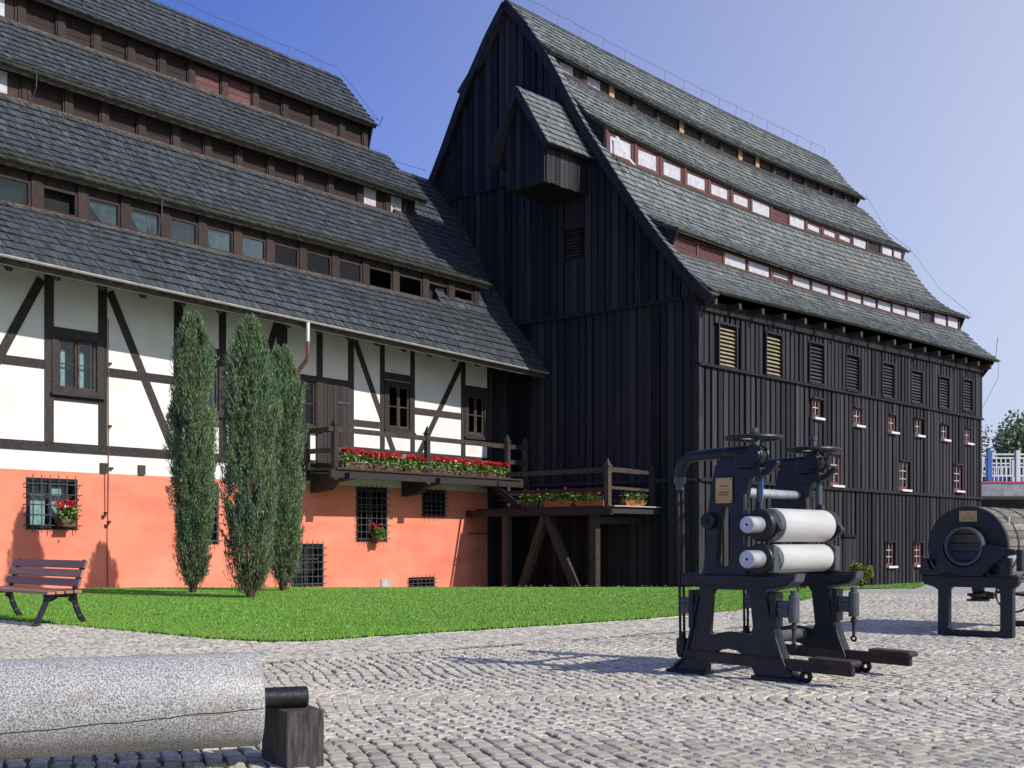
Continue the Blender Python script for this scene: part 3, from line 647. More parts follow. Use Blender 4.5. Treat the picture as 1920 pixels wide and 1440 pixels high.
# casement windows
def casement(x0, x1, z0, z1, key='timber', cols=2, rows=2, curtain=True):
    u = bpy.data.objects.new('casement_window', None); COL.objects.link(u); u.parent = house
    m = MB(); t = .17; m.box(x0-t,x0,-.05,.05,z0-t*.6,z1+t*.7).box(x1,x1+t,-.05,.05,z0-t*.6,z1+t*.7).box(x0,x1,-.05,.05,z1,z1+t*.7).box(x0,x1,-.05,.05,z0-t*.6,z0)
    m.build('window_frame', M[key], u, bevel=.008)
    MB().box(x0-t-.03,x1+t+.03,-.11,.05,z0-t*.6-.06,z0-t*.6).build('sill', M[key], u)
    w_ = (x1-x0)/cols; s = .045
    for c in range(cols):
        a = x0+c*w_+.01; b = a+w_-.02; m = MB(); m.box(a,a+s,.0,.05,z0+.01,z1-.01).box(b-s,b,.0,.05,z0+.01,z1-.01).box(a+s,b-s,.0,.05,z0+.01,z0+.01+s).box(a+s,b-s,.0,.05,z1-.01-s,z1-.01)
        for r in range(1, rows): z = z0+(z1-z0)*r/rows; m.box(a+s,b-s,.012,.045,z-.014,z+.014)
        m.build('sash', M['timber_worn'], u)
        for r in range(rows):
            za = z0+(z1-z0)*r/rows+.02; zb2 = z0+(z1-z0)*(r+1)/rows-.02
            MB().box(a+s,b-s,.026,.031,za,zb2).build('pane', M['glass'], u)
        if curtain:
            m = MB(); n = 8
            for k in range(n):
                q0 = a+s+(b-a-2*s)*.02; wv = (b-a-2*s)*.50/n; m.add([(q0+k*wv,.13+.015*(k%2),z0+.04),(q0+(k+1)*wv,.13+.015*((k+1)%2),z0+.04),(q0+(k+1)*wv,.13+.015*((k+1)%2),z0+(z1-z0)*.80-.02*((k*3)%5)),(q0+k*wv,.13+.015*(k%2),z0+(z1-z0)*.80-.02*((k*3+3)%5))], [(0,1,2,3)])
            m.build('curtain', M['curtain'], u)
    return u
for i, (a,b,c,d) in enumerate(WIN): casement(a,b,c,d, curtain=i in (0,3,4), rows=2)
# boarded door with frame at the balcony
u = bpy.data.objects.new('boarded_door', None); COL.objects.link(u); u.parent = house
for k in range(8): part_box('door_plank', 'timber', u, 6.86+k*.118, 6.86+k*.118+.108, -.06-.006*(k%2), .0, 2.92, 5.20)
m = MB(); m.box(6.62,6.84,-.07,.04,2.9,5.22).box(6.62,7.80,-.075,.04,5.22,5.36); m.build('door_frame', M['timber'], u)
MB().box(7.35,7.78,-.085,-.06,4.72,4.78).build('door_strap', M['iron_grey'], u)
MB().box(7.35,7.78,-.085,-.06,3.3,3.36).build('door_strap', M['iron_grey'], u)
# barred windows of the base
def barred(x0, x1, z0, z1, nx, nz, curtain=True):
    u = bpy.data.objects.new('barred_window', None); COL.objects.link(u); u.parent = house
    t = .07; m = MB(); m.box(x0,x0+t,-.02,.12,z0,z1).box(x1-t,x1,-.02,.12,z0,z1).box(x0+t,x1-t,-.02,.12,z1-t,z1).box(x0+t,x1-t,-.02,.12,z0,z0+t); m.build('window_frame', M['iron'], u)
    xm = (x0+x1)/2; m = MB(); m.box(xm-.035,xm+.035,.08,.14,z0+t,z1-t).box(x0+t,xm-.035,.09,.13,z0+(z1-z0)*.62,z0+(z1-z0)*.62+.05).box(xm+.035,x1-t,.09,.13,z0+(z1-z0)*.62,z0+(z1-z0)*.62+.05); m.build('sash', M['timber'], u)
    MB().box(x0+t,xm-.035,.11,.115,z0+t,z1-t).build('pane', M['glass'], u); MB().box(xm+.035,x1-t,.11,.115,z0+t,z1-t).build('pane', M['glass'], u)
    if curtain: MB().box(x0+.2,x0+.2+(x1-x0)*.28,.18,.19,z0+.1,z1-.35).box(xm+.08,xm+.08+(x1-x0)*.2,.18,.19,z0+.25,z1-.2).build('curtain', M['curtain'], u)
    for k in range(nx):
        x = x0+(x1-x0)*(k+.5)/nx; MB().tube([(x,-.10,z0-.06),(x,-.10,z1+.07)], .011, 6).build('grille_bar', M['iron_grey'], u)
    for k in range(nz):
        z = z0+(z1-z0)*(k+.4)/nz; MB().tube([(x0-.06,-.0,z),(x0-.05,-.11,z),(x1+.05,-.11,z),(x1+.06,.0,z)], .011, 6).build('grille_bar', M['iron_grey'], u)
for (a,b,c,d), nx, nz in zip(GRIL, (6,5,6,6,5,6), (5,7,6,8,6,3)): barred(a,b,c,d,nx,nz, (a < 0 or 8 < a < 9))
# beam ends, vent, rod, cable
for x in (.31, 1.285): part_box('beam_end', 'timber_worn', house, x-.09, x+.09, -.05, .05, 2.55, 2.77)
m = MB(); m.box(9.03,9.40,-.05,.05,-.32,-.04); m.build('vent_box', M['path'], house, bevel=.01)
m = MB(); m.tube([(12.61,-.2,1.26),(13.7,-.12,1.26),(13.9,.05,1.26)],.018,8); m.lathe([(-.02,.0),(-.02,.045),(.02,.045),(.02,0)],(12.62,-.2,1.26),(1,0,0),10); m.build('iron_rod', M['iron_grey'], house)
m = MB(); m.tube([(.42,-.03,6.0),(.43,-.03,3.0),(.43,-.03,2.7),(.42,-.02,1.5),(.40,-.02,1.2),(.42,-.02,.0)],.010,5); m.tube([(.34,-.02,2.55),(.35,-.02,1.7)],.008,5); m.build('wall_cable', M['copper'], house)
for x, z in ((.36,1.66),(.30,1.58),(.44,1.46),(.37,1.38),(.50,2.66),(.46,3.6),(.46,5.0)): MB().box(x-.035,x+.035,-.06,.02,z-.025,z+.025).build('cable_bracket', M['iron_rust'], house)
m = MB(); m.box(3.9,4.15,-.14,.02,.95,1.35); m.build('meter_box', M['path'], house, bevel=.01)
# eaves: rafter tails, soffit boards, gutter, downpipe
for k in range(22):
    x = HL0+.3+k*1.02; d = ez(x,.9)
    if x > 14.6: break
    m = MB(); m.bar((x,.0,7.42+d),(x,-1.38,6.08+d),.12,.16,(0,.7,-.7)); m.build('rafter_tail', M['timber'], house)
gm = MB(); pts = [(HL0+ (14.8-HL0)*k/12) for k in range(13)]
gm.tube([(x,-1.56,6.205+ez(x,1)) for x in pts], .036, 8); gm.build('gutter', M['gutter'], house, smooth=True)
fm = MB(); fm.bar((HL0,-1.42,6.12+ez(HL0,1)),(14.8,-1.42,6.12+ez(14.8,1)),.13,.04,(0,1,0)); fm.build('fascia_board', M['soffit'], house)
m = MB(); m.tube([(4.95,-1.56,6.38),(4.95,-1.56,5.92)],.05,10); m.build('downpipe', M['zinc'], house, smooth=True)
m = MB(); m.tube([(4.95,-1.56,5.92),(4.95,-1.56,5.54),(4.94,-1.50,5.44),(4.76,-.2,4.25),(4.74,-.12,4.1),(4.74,-.12,-.2)],.052,10); m.build('downpipe', M['copper'], house, smooth=True)
# ridge wire
for k in range(14): x = HL0+.4+k*1.38; MB().tube([(x,5.0,16.1),(x+.05,4.95,16.42),(x+.14,4.95,16.46)],.010,5).build('wire_holder', M['wire'], house)
m = MB(); m.tube([(HL0+(12.1-HL0)*k/30,4.98,16.44+.03*math.sin(k*1.9)) for k in range(31)],.007,5); m.tube([(12.1,4.98,16.4),(12.2,4.2,15.5),(12.2,3.2,14.35),(11.7,3.15,14.4)],.007,5); m.tube([(12.9,3.6,13.4),(14.9,3.65,13.5)],.007,5)
m.tube([(12.12,3.1,14.15),(12.18,3.0,14.45)],.014,5); m.build('lightning_wire', M['wire'], house)
for xx, ya, za, yb2, zb2 in ((-.35,1.6,11.7,1.9,11.0),(1.75,-.15,9.0,.1,8.1)): m = MB(); m.tube([(xx,ya,za),(xx+.02,(ya+yb2)/2-.08,(za+zb2)/2),(xx,yb2-.06,zb2)],.012,5); m.build('lightning_wire', M['wire'], house)

# ================================================================== BALCONY AND LANDING
bal = thing('timber_balcony', 'long dark timber balcony with railing along the half-timbered wall, under the door', 'balcony', (*HOUSE.o, 0), HOUSE.a)
BD = 2.90
for k in range(7): part_box('deck_board', 'timber', bal, 6.05, 14.2, -1.30+k*.185, -1.30+k*.185+.175, BD-.05, BD)
m = MB(); m.bar((5.95,-1.27,BD-.15),(14.15,-1.27,BD-.15),.2,.1,(0,1,0)); m.build('edge_beam', M['timber'], bal)
MB().bar((6.1,-1.29,BD-.02),(13.7,-1.29,BD-.02),.05,.16,(0,1,0)).build('edge_trim', M['timber_worn'], bal)
for x in (6.55, 10.0): m = MB(); m.prism([(-.02,2.78),(-1.5,2.78),(-1.5,2.62),(-.85,2.55),(-.6,2.36),(-.02,2.3)], 'x', x-.13, x+.13); m.build('bracket', M['timber'], bal)
def picket(parent, x, y, z0, z1, key='timber', wd=.13):
    m = MB(); h = wd/2; m.box(x-h,x+h,y-h,y+h,z0,z1-.26); s = h+.018; m.box(x-s,x+s,y-s,y+s,z1-.26,z1-.22)
    m.add([(x-h,y-h,z1-.22),(x+h,y-h,z1-.22),(x+h,y+h,z1-.22),(x-h,y+h,z1-.22),(x,y,z1)], [(0,1,4),(1,2,4),(2,3,4),(3,0,4),(3,2,1,0)])
    return m.build('railing_post', M[key], parent)
for x in (6.13, 9.60, 13.15): picket(bal, x, -1.25, 2.6 if x != 13.15 else -.5, 4.24)
picket(bal, 14.02, -1.25, 2.6, 4.22); picket(bal, 6.13, -.2, 2.6, 4.1)
def rl(parent, a, b, h=.13, d=.06, key='timber_worn'): m = MB(); m.bar(a, b, h, d, (0,1,0) if abs(b[0]-a[0]) > abs(b[1]-a[1]) else (1,0,0)); return m.build('handrail', M[key], parent)
rl(bal, (5.9,-1.25,3.88), (12.95,-1.25,3.86)); rl(bal, (6.13,-1.2,3.88), (6.13,.0,3.88)); rl(bal, (6.13,-1.2,3.35), (6.13,.0,3.35)); rl(bal, (6.2,-1.2,3.36),(6.9,-1.2,3.36))
rl(bal, (13.2,-1.25,3.86), (14.0,-1.25,3.86), key='timber'); rl(bal, (13.2,-1.25,3.4), (14.0,-1.25,3.4), key='timber'); rl(bal, (14.02,-1.2,3.1),(14.6,-.2,3.1), key='timber')

land = thing('timber_landing', 'dark timber landing on diagonal props against the black gable, lower than the balcony', 'landing', (*MILL.o, 0), MILL.a)
LD = 2.0; XL = -2.2
for k in range(11): part_box('deck_board', 'timber', land, XL+k*.2, XL+k*.2+.19, 1.38, 6.5, LD-.05, LD)
MB().bar((XL-.03,1.32,LD-.15),(XL-.03,6.95,LD-.15),.2,.1,(1,0,0)).build('edge_beam', M['timber'], land)
MB().bar((XL-.03,1.35,LD-.13),(.0,1.35,LD-.13),.16,.1,(0,1,0)).build('edge_beam', M['timber'], land)
MB().bar((XL-.05,1.32,LD-.01),(-.1,1.32,LD-.01),.03,.2,(0,1,0)).build('edge_trim', M['path'], land)
MB().box(XL+.05,-.1,1.9,2.06,1.52,1.70).build('cross_beam', M['timber'], land)
for y in (1.98, 5.28): part_box('support_post', 'timber_worn', land, XL-.06, XL+.14, y-.11, y+.11, -.55, LD-.2)
for ya in (4.75, 2.5): m = MB(); m.bar((XL+.02,ya,-.55),(XL+.02,3.74,LD-.2),.2,.2,(1,0,0)); m.build('diagonal_prop', M['timber_worn'], land)
picket(land, XL, 1.5, LD-.2, 3.33, 'timber_worn', .15); picket(land, -.12, 1.5, LD-.2, 3.28, 'timber', .13)
rl(land, (XL,1.55,2.98), (XL,5.2,2.98)); rl(land, (XL,1.55,2.45), (XL,5.2,2.45), .1, key='timber')
rl(land, (XL+.05,1.5,3.0), (-.75,1.5,2.98)); rl(land, (-.75,1.5,2.98),(-.15,1.5,2.97),.1,key='timber'); rl(land, (XL+.05,1.5,2.5), (-.75,1.5,2.48), .08); rl(land, (-.75,1.5,2.48),(-.15,1.5,2.47),.08,key='timber')
for k in range(4): part_box('step', 'timber', land, XL+.2, -.4, 5.2+k*.3, 5.2+k*.3+.28, LD+.02+k*.2, LD+.06+k*.2)
for xs in (XL+.2, -.45): m = MB(); m.bar((xs,4.9,LD),(xs,6.4,LD+.95),.2,.05,(1,0,0)); m.build('step_stringer', M['timber'], land)
MB().box(-.03,-.0,3.2,6.4,-.6,LD-.2).build('backing_board', M['board_dark'], land)

# ================================================================== FLOWERS
def flower_box(label, frame, x, y, z, ln, ang, box='box_brown', reds=26, whites=0, leaves=260, hgt=.34, group=None, cat='flower box', wide=.2, name='flower_box'):
    X, Y = frame.w(x, y); t = thing(name, label, cat, (X, Y, z), frame.a+ang, group)
    b = MB(); b.prism([(-ln/2+.02,0),(ln/2-.02,0),(ln/2,.17),(-ln/2,.17)], 'y', -wide/2, wide/2); b.build('planter', M[box], t, bevel=.008)
    r = random.Random(int(1000*(x+y*3+ln))); V = []; F = []
    def blob(n, fn, size):
        V = []; F = []
        for i in range(n):
            c = Vector(fn()); a = r.uniform(0,6.28); e = r.uniform(-.9,.9); s = size*r.uniform(.7,1.3)
            u_ = Vector((math.cos(a),math.sin(a),e)).normalized(); v_ = Vector((-math.sin(a),math.cos(a),r.uniform(-.8,.8))).normalized()
            k = len(V); V += [c-u_*s, c-v_*s*.8, c+u_*s, c+v_*s*.8]; F.append((k,k+1,k+2,k+3))
        return V, F
    def lf():
        x_ = r.uniform(-ln/2-.04, ln/2+.04); y_ = r.gauss(0, wide*.5); zt = .12+r.random()**.8*hgt*.86-abs(y_)*.4; return (x_, y_, max(.04, zt))
    if name == 'flower_pot': MB().bar((0,.02,-.02),(0,.24,-.02),.03,.02,(0,0,1)).build('bracket', M['iron'], t)
    V, F = blob(leaves*2, lf, .046); stuff(bulk('foliage', [tuple(v) for v in V], F, M['leaf'], t))
    reds = int(reds*2.1); cl = [(r.uniform(-ln/2, ln/2), r.gauss(-.02, wide*.4), .16+hgt*r.uniform(.62,1.0)) for _ in range(reds)]
    for nm, key, cs in (('red_blooms','petal',cl[:reds-whites]),('white_blooms','petal_white',cl[reds-whites:])):
        if not cs: continue
        V = []; F = []
        for c in cs:
            v_, f_ = blob(14, lambda: (c[0]+r.gauss(0,.028), c[1]+r.gauss(0,.028), c[2]+r.gauss(0,.020)), .027); k = len(V); V += v_; F += [tuple(i+k for i in q) for q in f_]
        stuff(bulk(nm, [tuple(v) for v in V], F, M[key], t))
    return t
GB = 'flower boxes on the balcony edge'
for x, ln, lab, nr, wh, h in [(6.93,1.12,'red geranium box at the left end of the balcony, beside the corner post',34,1,.36),(8.07,1.1,'red geranium box on the balcony with a white bloom, second from the door',30,3,.32),
    (9.1,.9,'short red geranium box on the balcony touching the middle railing post from the left',26,2,.30),(10.35,1.2,'red geranium box on the balcony just right of the middle railing post',30,2,.32),
    (11.55,1.1,'sparse red geranium box on the balcony beneath the plastered panel by the shaded window',24,1,.30),(12.6,.95,'rightmost red geranium box on the balcony, by the post above the landing',32,0,.30)]:
    flower_box(lab, HOUSE, x, -1.16, BD, ln, 0, 'box_brown', nr, wh, 300, h, GB)
GL_ = 'planters on the timber landing'
flower_box('small planter with pale leaves at the far left end of the landing', MILL, XL+.14, 4.42, LD, .66, math.pi/2, 'box_brown', 5, 2, 130, .34, GL_, 'planter', .2, 'planter_box')
flower_box('terracotta planter with many green leaves and a few red blooms, middle of the landing edge', MILL, XL+.14, 3.35, LD, 1.05, math.pi/2, 'terracotta', 6, 0, 210, .36, GL_, 'planter', .22, 'planter_box')
flower_box('terracotta planter with two red blooms, next to the corner post of the landing', MILL, XL+.14, 2.18, LD, .98, math.pi/2, 'terracotta', 7, 0, 120, .32, GL_, 'planter', .22, 'planter_box')
flower_box('orange planter of bright lettuce-green leaves without blooms at the right end of the landing', MILL, -1.0, 1.55, LD, .85, 0, 'terracotta', 0, 0, 170, .34, GL_, 'planter', .22, 'planter_box')
flower_box('flowering pot with red and yellow blooms on the sill of the left barred window', HOUSE, -.72, -.22, 1.34, .34, 0, 'box_brown', 9, 1, 90, .40, None, 'flower pot', .2, 'flower_pot')
flower_box('leafy geranium pot hanging behind the bars of the tall shaded window under the balcony', HOUSE, 8.72, -.22, 1.0, .34, 0, 'box_brown', 3, 0, 100, .34, None, 'flower pot', .2, 'flower_pot')

# ================================================================== ROLLER PRESS
def plate(outer, holes, y0, y1, name, key, parent, bevel=.006):
    """flat casting: an outline in (x, z) with openings, given thickness along y"""
    bm = bmesh.new(); ed = []
    for loop in [outer]+holes:
        vs = [bm.verts.new((x, y0, z)) for x, z in loop]
        for i in range(len(vs)): ed.append(bm.edges.new((vs[i], vs[(i+1) % len(vs)])))
    r = bmesh.ops.triangle_fill(bm, edges=ed, use_beauty=True)
    fs = [f for f in bm.faces]
    g = bmesh.ops.extrude_face_region(bm, geom=fs)
    for v in [e for e in g['geom'] if isinstance(e, bmesh.types.BMVert)]: v.co.y = y1
    bmesh.ops.recalc_face_normals(bm, faces=bm.faces)
    me = bpy.data.meshes.new(name); bm.to_mesh(me); bm.free(); me.materials.append(M[key])
    o = bpy.data.objects.new(name, me); COL.objects.link(o); o.parent = parent
    if bevel:
        b = o.modifiers.new('bevel', 'BEVEL'); b.width = bevel; b.segments = 2; b.limit_method = 'ANGLE'; b.angle_limit = R(40)
    return o
press = thing('roller_press', 'black cast-iron press with two stacked pale rollers, hand wheels and foot pedals', 'press', (*PRESS.o, 0), PRESS.a)
OUT = [(-.66,0),(-.66,.03),(-.56,.06),(-.49,.13),(-.44,.30),(-.37,.60),(-.37,.70),(-.52,.70),(-.53,.79),(-.345,.79),(-.33,.85),(-.305,1.12),(-.325,1.17),(-.325,1.23),(-.29,1.28),(-.27,1.42),(-.23,1.62),(-.17,1.69),(.07,1.69),(.10,1.62),(.06,1.46),(.035,1.3),
       (.02,.86),(.06,.80),(.49,.80),(.475,.75),(.42,.705),(.34,.69),(.25,.67),(.225,.60),(.26,.45),(.335,.22),(.40,.07),(.50,.035),(.50,0),(.13,0),(.12,.04),(.09,.10),(.03,.17),(-.03,.205),(-.11,.215),(-.2,.20),(-.26,.155),(-.30,.09),(-.30,.03),(-.31,0)]
H1 = [(-.24,.67),(.05,.67),(.08,.63),(.11,.37),(.09,.325),(0,.34),(-.11,.348),(-.2,.335),(-.265,.31),(-.285,.345),(-.265,.63)]
H2 = [(-.165,1.30),(-.12,1.31),(-.095,1.25),(-.09,.93),(-.115,.85),(-.19,.84),(-.215,.89),(-.195,1.1)]
def sideframe(y):
    plate(OUT, [H1, H2], y-.035, y+.035, 'side_frame', 'iron', press)
    for pts, w_ in (([(-.60,.05),(-.50,.13),(-.45,.30),(-.385,.60)],.10),([(.45,.045),(.39,.10),(.335,.23),(.255,.46),(.225,.62)],.12)):
        m = MB()
        for a, b in zip(pts[:-1], pts[1:]): m.bar((a[0],y,a[1]),(b[0]+(b[0]-a[0])*.04,y,b[1]+(b[1]-a[1])*.04),.026,w_,(0,1,0))
        m.build('leg_flange', M['iron'], press, bevel=.006)
    for xa, xb in ((-.66,-.30),(.11,.50)): MB().box(xa,xb,y-.07,y+.07,0,.03).build('foot_flange', M['iron'], press, bevel=.006)
    m = MB(); m.prism([(-.52,.705),(-.525,.785),(.47,.785),(.455,.755),(.41,.715),(.33,.70)], 'y', y-.062, y+.062); m.build('table_rail', M['iron'], press, bevel=.01)
    m = MB(); m.prism([(.475,.803),(.495,.803),(.48,.745),(.425,.70),(.34,.685),(.25,.665),(.23,.66),(.25,.68),(.335,.699),(.415,.714),(.462,.755)], 'y', y-.068, y+.068); m.build('table_lip', M['iron_grey'], press)
    m = MB(); m.ring(.033,.019,(.535,y,.05),(0,1,0),20,8); m.build('foot_lug', M['iron'], press, smooth=True)
    # boss on the column
    m = MB(); m.lathe([(-.085,.0),(-.085,.028),(-.085,.062),(-.05,.066),(.05,.066),(.05,.0)],(-.265,y,1.2),(0,1,0),20); m.build('shaft_boss', M['iron'], press, smooth=True)
    MB().lathe([(0,0),(0,.026)],(-.265,y-.0865,1.2),(0,1,0),6).build('square_hole', M['dark_in'], press)
    # screw head, spindle and hand wheel
    zw = 1.825 if y < .5 else 1.79; xw = .10 if y < .5 else .08
    m = MB(); m.box(xw-.10,xw+.085,y-.05,y+.05,1.52,1.60).box(xw-.14,xw+.03,y-.055,y+.055,1.6,1.72); m.prism([(xw+.02,1.52),(xw+.14,1.55),(xw+.22,1.63),(xw+.20,1.65),(xw+.1,1.585),(xw+.02,1.6)],'y',y-.03,y+.03)
    m.build('screw_bracket', M['iron'], press, bevel=.012)
    m = MB(); m.lathe([(-.075,0),(-.075,.062),(-.06,.072),(.06,.072),(.075,.062),(.075,0)],(xw+.02,y,1.69),(0,1,0),20); m.ring(.072,.012,(xw+.02,y-.05,1.69),(0,1,0),24,6).ring(.072,.012,(xw+.02,y+.05,1.69),(0,1,0),24,6); m.build('screw_nut', M['iron'], press, smooth=True)
    m = MB(); m.tube([(xw+.05,y,1.30),(xw+.05,y,1.6)],.026,12); m.tube([(xw,y,1.74),(xw,y,1.88)],.02,12); m.lathe([(0,.03),(.03,.03),(.03,.0)],(xw,y,1.87),(0,0,1),12); m.build('spindle', M['iron_grey'], press, smooth=True)
    hw = bpy.data.objects.new('hand_wheel', None); COL.objects.link(hw); hw.parent = press; hw.location = (xw, y, zw); hw.rotation_euler = (0, 0, .4)
    MB().ring(.205,.017,(0,0,0),(0,0,1),44,8).build('rim', M['iron'], hw, smooth=True)
    m = MB()
    for k in range(5): a = k*1.2566; m.tube([(0,0,-.012),(.10*math.cos(a+.18),.10*math.sin(a+.18),-.012),(.2*math.cos(a),.2*math.sin(a),0)],[.017,.013,.012],8)
    m.build('spoke', M['iron'], hw, smooth=True)
    MB().lathe([(-.07,0),(-.07,.035),(-.02,.045),(.022,.038),(.022,0)],(0,0,0),(0,0,1),18).build('hub', M['iron_grey'], hw, smooth=True)
    # bent arm and the pull rod behind
    dz_ = 0 if y < .5 else -.03
    pts = [(.06,y,1.72),(-.2,y,1.722),(-.42,y,1.715),(-.50,y,1.70),(-.55,y,1.655),(-.572,y,1.59),(-.572,y,1.53)]
    m = MB(); m.tube([(a, b, c+dz_) for a, b, c in pts],[.052,.046,.044,.044,.042,.042,.04],12); m.build('bent_arm', M['iron'], press, smooth=True)
    m = MB(); m.lathe([(0,.048),(.05,.048),(.05,.034),(.10,.032),(.10,0)],(-.572,y,1.55+dz_),(0,0,-1),14); m.build('arm_collar', M['iron_grey'], press, smooth=True)
    m = MB(); m.tube([(-.582,y-.012,1.5+dz_),(-.56,y-.012,.26)],.011,8).tube([(-.56,y+.02,1.5+dz_),(-.545,y+.02,.26)],.011,8); m.build('pull_rod', M['iron_rust'], press)
    m = MB(); m.lathe([(0,.0),(0,.028),(.05,.03),(.05,.048),(.16,.048),(.20,.03),(.20,0)],(-.55,y,.32),(0,0,-1),14); m.build('rod_foot', M['iron'], press, smooth=True)
    # clamps at both sides of the frame
    for sx in (1, -1):
        bx = .27 if sx > 0 else -.41; c = 'iron_grey' if sx > 0 else 'iron'
        m = MB(); m.box(min(bx,bx+sx*.045),max(bx,bx+sx*.045),y-.06,y+.06,.40 if sx > 0 else .36,.66); m.build('clamp_plate', M['iron'], press, bevel=.006)
        x2 = bx+sx*.045; x3 = bx+sx*.135; m = MB(); m.box(min(x2,x3),max(x2,x3),y-.035,y+.035,.475,.60).box(min(x2,x3),max(x2,x3),y-.045,y+.045,.525,.55); m.build('clamp_arm', M['iron_grey'], press, bevel=.006)
        if sx > 0:
            m = MB(); m.lathe([(0,0),(0,.042),(.19,.042),(.20,.034),(.20,0)],(x3+.03,y,.44),(0,0,1),16); m.lathe([(0,.026),(.035,.026),(.035,0)],(x3+.03,y,.64),(0,0,1),12); m.build('clamp_sleeve', M['iron_grey'], press, smooth=True)
            m = MB(); m.tube([(x3+.03,y,.44),(x3+.03,y,.29)],[.017,.012],10); m.lathe([(0,.0),(0,.028),(.035,.028),(.035,0)],(x3+.03,y,.39),(0,0,1),6); m.ring(.02,.009,(x3+.03,y,.265),(0,1,0),14,6); m.build('eye_bolt', M['iron_rust'], press)
    # rocker pedal
    m = MB(); m.bar((-.50,y-.02,.15),(.92,y-.02,.12),.085,.05,(0,1,0)); m.build('pedal_lever', M['iron_rust'], press, bevel=.006)
    m = MB(); m.prism([(.60,.20),(.94,.192),(.955,.175),(.945,.15),(.62,.155)], 'y', y-.11, y+.05); m.build('pedal', M['iron_rust'], press, bevel=.012)
    # bearings of both rollers
    m = MB(); m.lathe([(-.10,.068),(-.10,.115),(-.08,.125),(.02,.125),(.02,.068)],(.2,y,1.165),(0,1,0),24); m.box(.03,.12,y-.085,y+.0,1.08,1.25); m.prism([(.2,1.28),(.29,1.235),(.365,1.13),(.28,1.055),(.27,1.12)], 'y', y-.06, y+.0); m.lathe([(0,0),(0,.04),(.07,.03),(.07,0)],(.17,y-.04,1.27),(0,0,1),12)
    m.build('upper_bearing', M['iron'], press, smooth=True)
    m = MB(); m.lathe([(-.10,.072),(-.10,.108),(-.085,.115),(.02,.115),(.02,.072)],(.2,y,.91),(0,1,0),24); m.box(.03,.16,y-.085,y,.82,1.0); m.build('lower_bearing', M['iron'], press, smooth=True)
    m = MB(); m.box(.25,.315,y-.075,y+.005,.805,1.0).box(.16,.25,y-.08,y+.0,.805,.86); m.build('bearing_cap', M['iron_grey'], press, bevel=.008)
    m = MB(); m.tube([(.05,y-.05,1.40),(.05,y-.05,1.0)],.014,8); m.build('guide_rod', M['iron_grey'], press)
sideframe(0.0); sideframe(.97)
for z, r in ((1.165,.129),(.91,.110)):
    ro = bpy.data.objects.new('roller', None); COL.objects.link(ro); ro.parent = press; ro.location = (.2, 0, z)
    MB().lathe([(.085,r-.004),(.09,r),(.875,r),(.88,r-.004)],(0,0,0),(0,1,0),56).build('roller_skin', M['roll'], ro, smooth=True)
    MB().lathe([(.05,.07),(.078,r*.82),(.085,r-.004)],(0,0,0),(0,1,0),40).build('roller_end', M['roll_end'], ro, smooth=True)
    MB().lathe([(.88,r-.004),(.885,r*.82),(.92,.07)],(0,0,0),(0,1,0),40).build('roller_end', M['roll_end'], ro, smooth=True)
    j = .062 if z > 1 else .066
    MB().lathe([(-.275,0),(-.275,.010),(-.275,j-.006),(-.269,j),(.06,j)],(0,0,0),(0,1,0),28).build('journal', M['steel'], ro, smooth=True)
    MB().lathe([(.9,j),(1.015,j),(1.02,j-.006),(1.02,0)],(0,0,0),(0,1,0),28).build('journal', M['steel'], ro, smooth=True)
    MB().lathe([(0,0),(0,.010),(.004,.012)],(0,-.2765,0),(0,1,0),10).build('centre_hole', M['dark_in'], ro)
m = MB(); m.tube([(-.05,.03,1.42),(-.05,.94,1.42)],.036,14); m.build('tie_rod', M['steel'], press, smooth=True)
m = MB(); m.tube([(.0,.03,.285),(.0,.94,.285)],.045,14); m.build('tie_rod', M['iron_grey'], press, smooth=True)
m = MB(); m.tube([(.175,-.01,1.30),(.18,-.01,1.58)],.007,6); m.build('blue_line', M['blue_paint'], press)  # thin blue line beside the spindle
def plaque(parent, x0, x1, z0, z1, y, lines):
    p = bpy.data.objects.new('plaque', None); COL.objects.link(p); p.parent = parent
    MB().box(x0,x1,y-.006,y,z0,z1).build('plate', M['brass'], p, bevel=.002)
    m = MB()
    for zf, wf, hf in lines:
        zc = z0+(z1-z0)*zf; n = 9; xm = (x0+x1)/2; hw_ = (x1-x0)*wf/2; rr = random.Random(int(zf*100))
        x = xm-hw_
        while x < xm+hw_: dx = rr.uniform(.004,.008); m.box(x,x+dx*.7,y-.0075,y-.006,zc-hf/2,zc+hf/2*rr.choice((1,1,.6))); x += dx
    m.build('lettering', M['ink'], p)
    m = MB()
    for x in (x0+.012, x1-.012):
        for z in (z0+.014, z1-.014): m.lathe([(0,.005),(.003,.004),(.003,0)],(x,y-.006,z),(0,-1,0),8)
    m.build('screw', M['ink'], p)
plaque(press, -.21, -.062, 1.335, 1.53, -.0455, [(.68,.45,.008),(.43,.62,.007),(.33,.55,.007)])

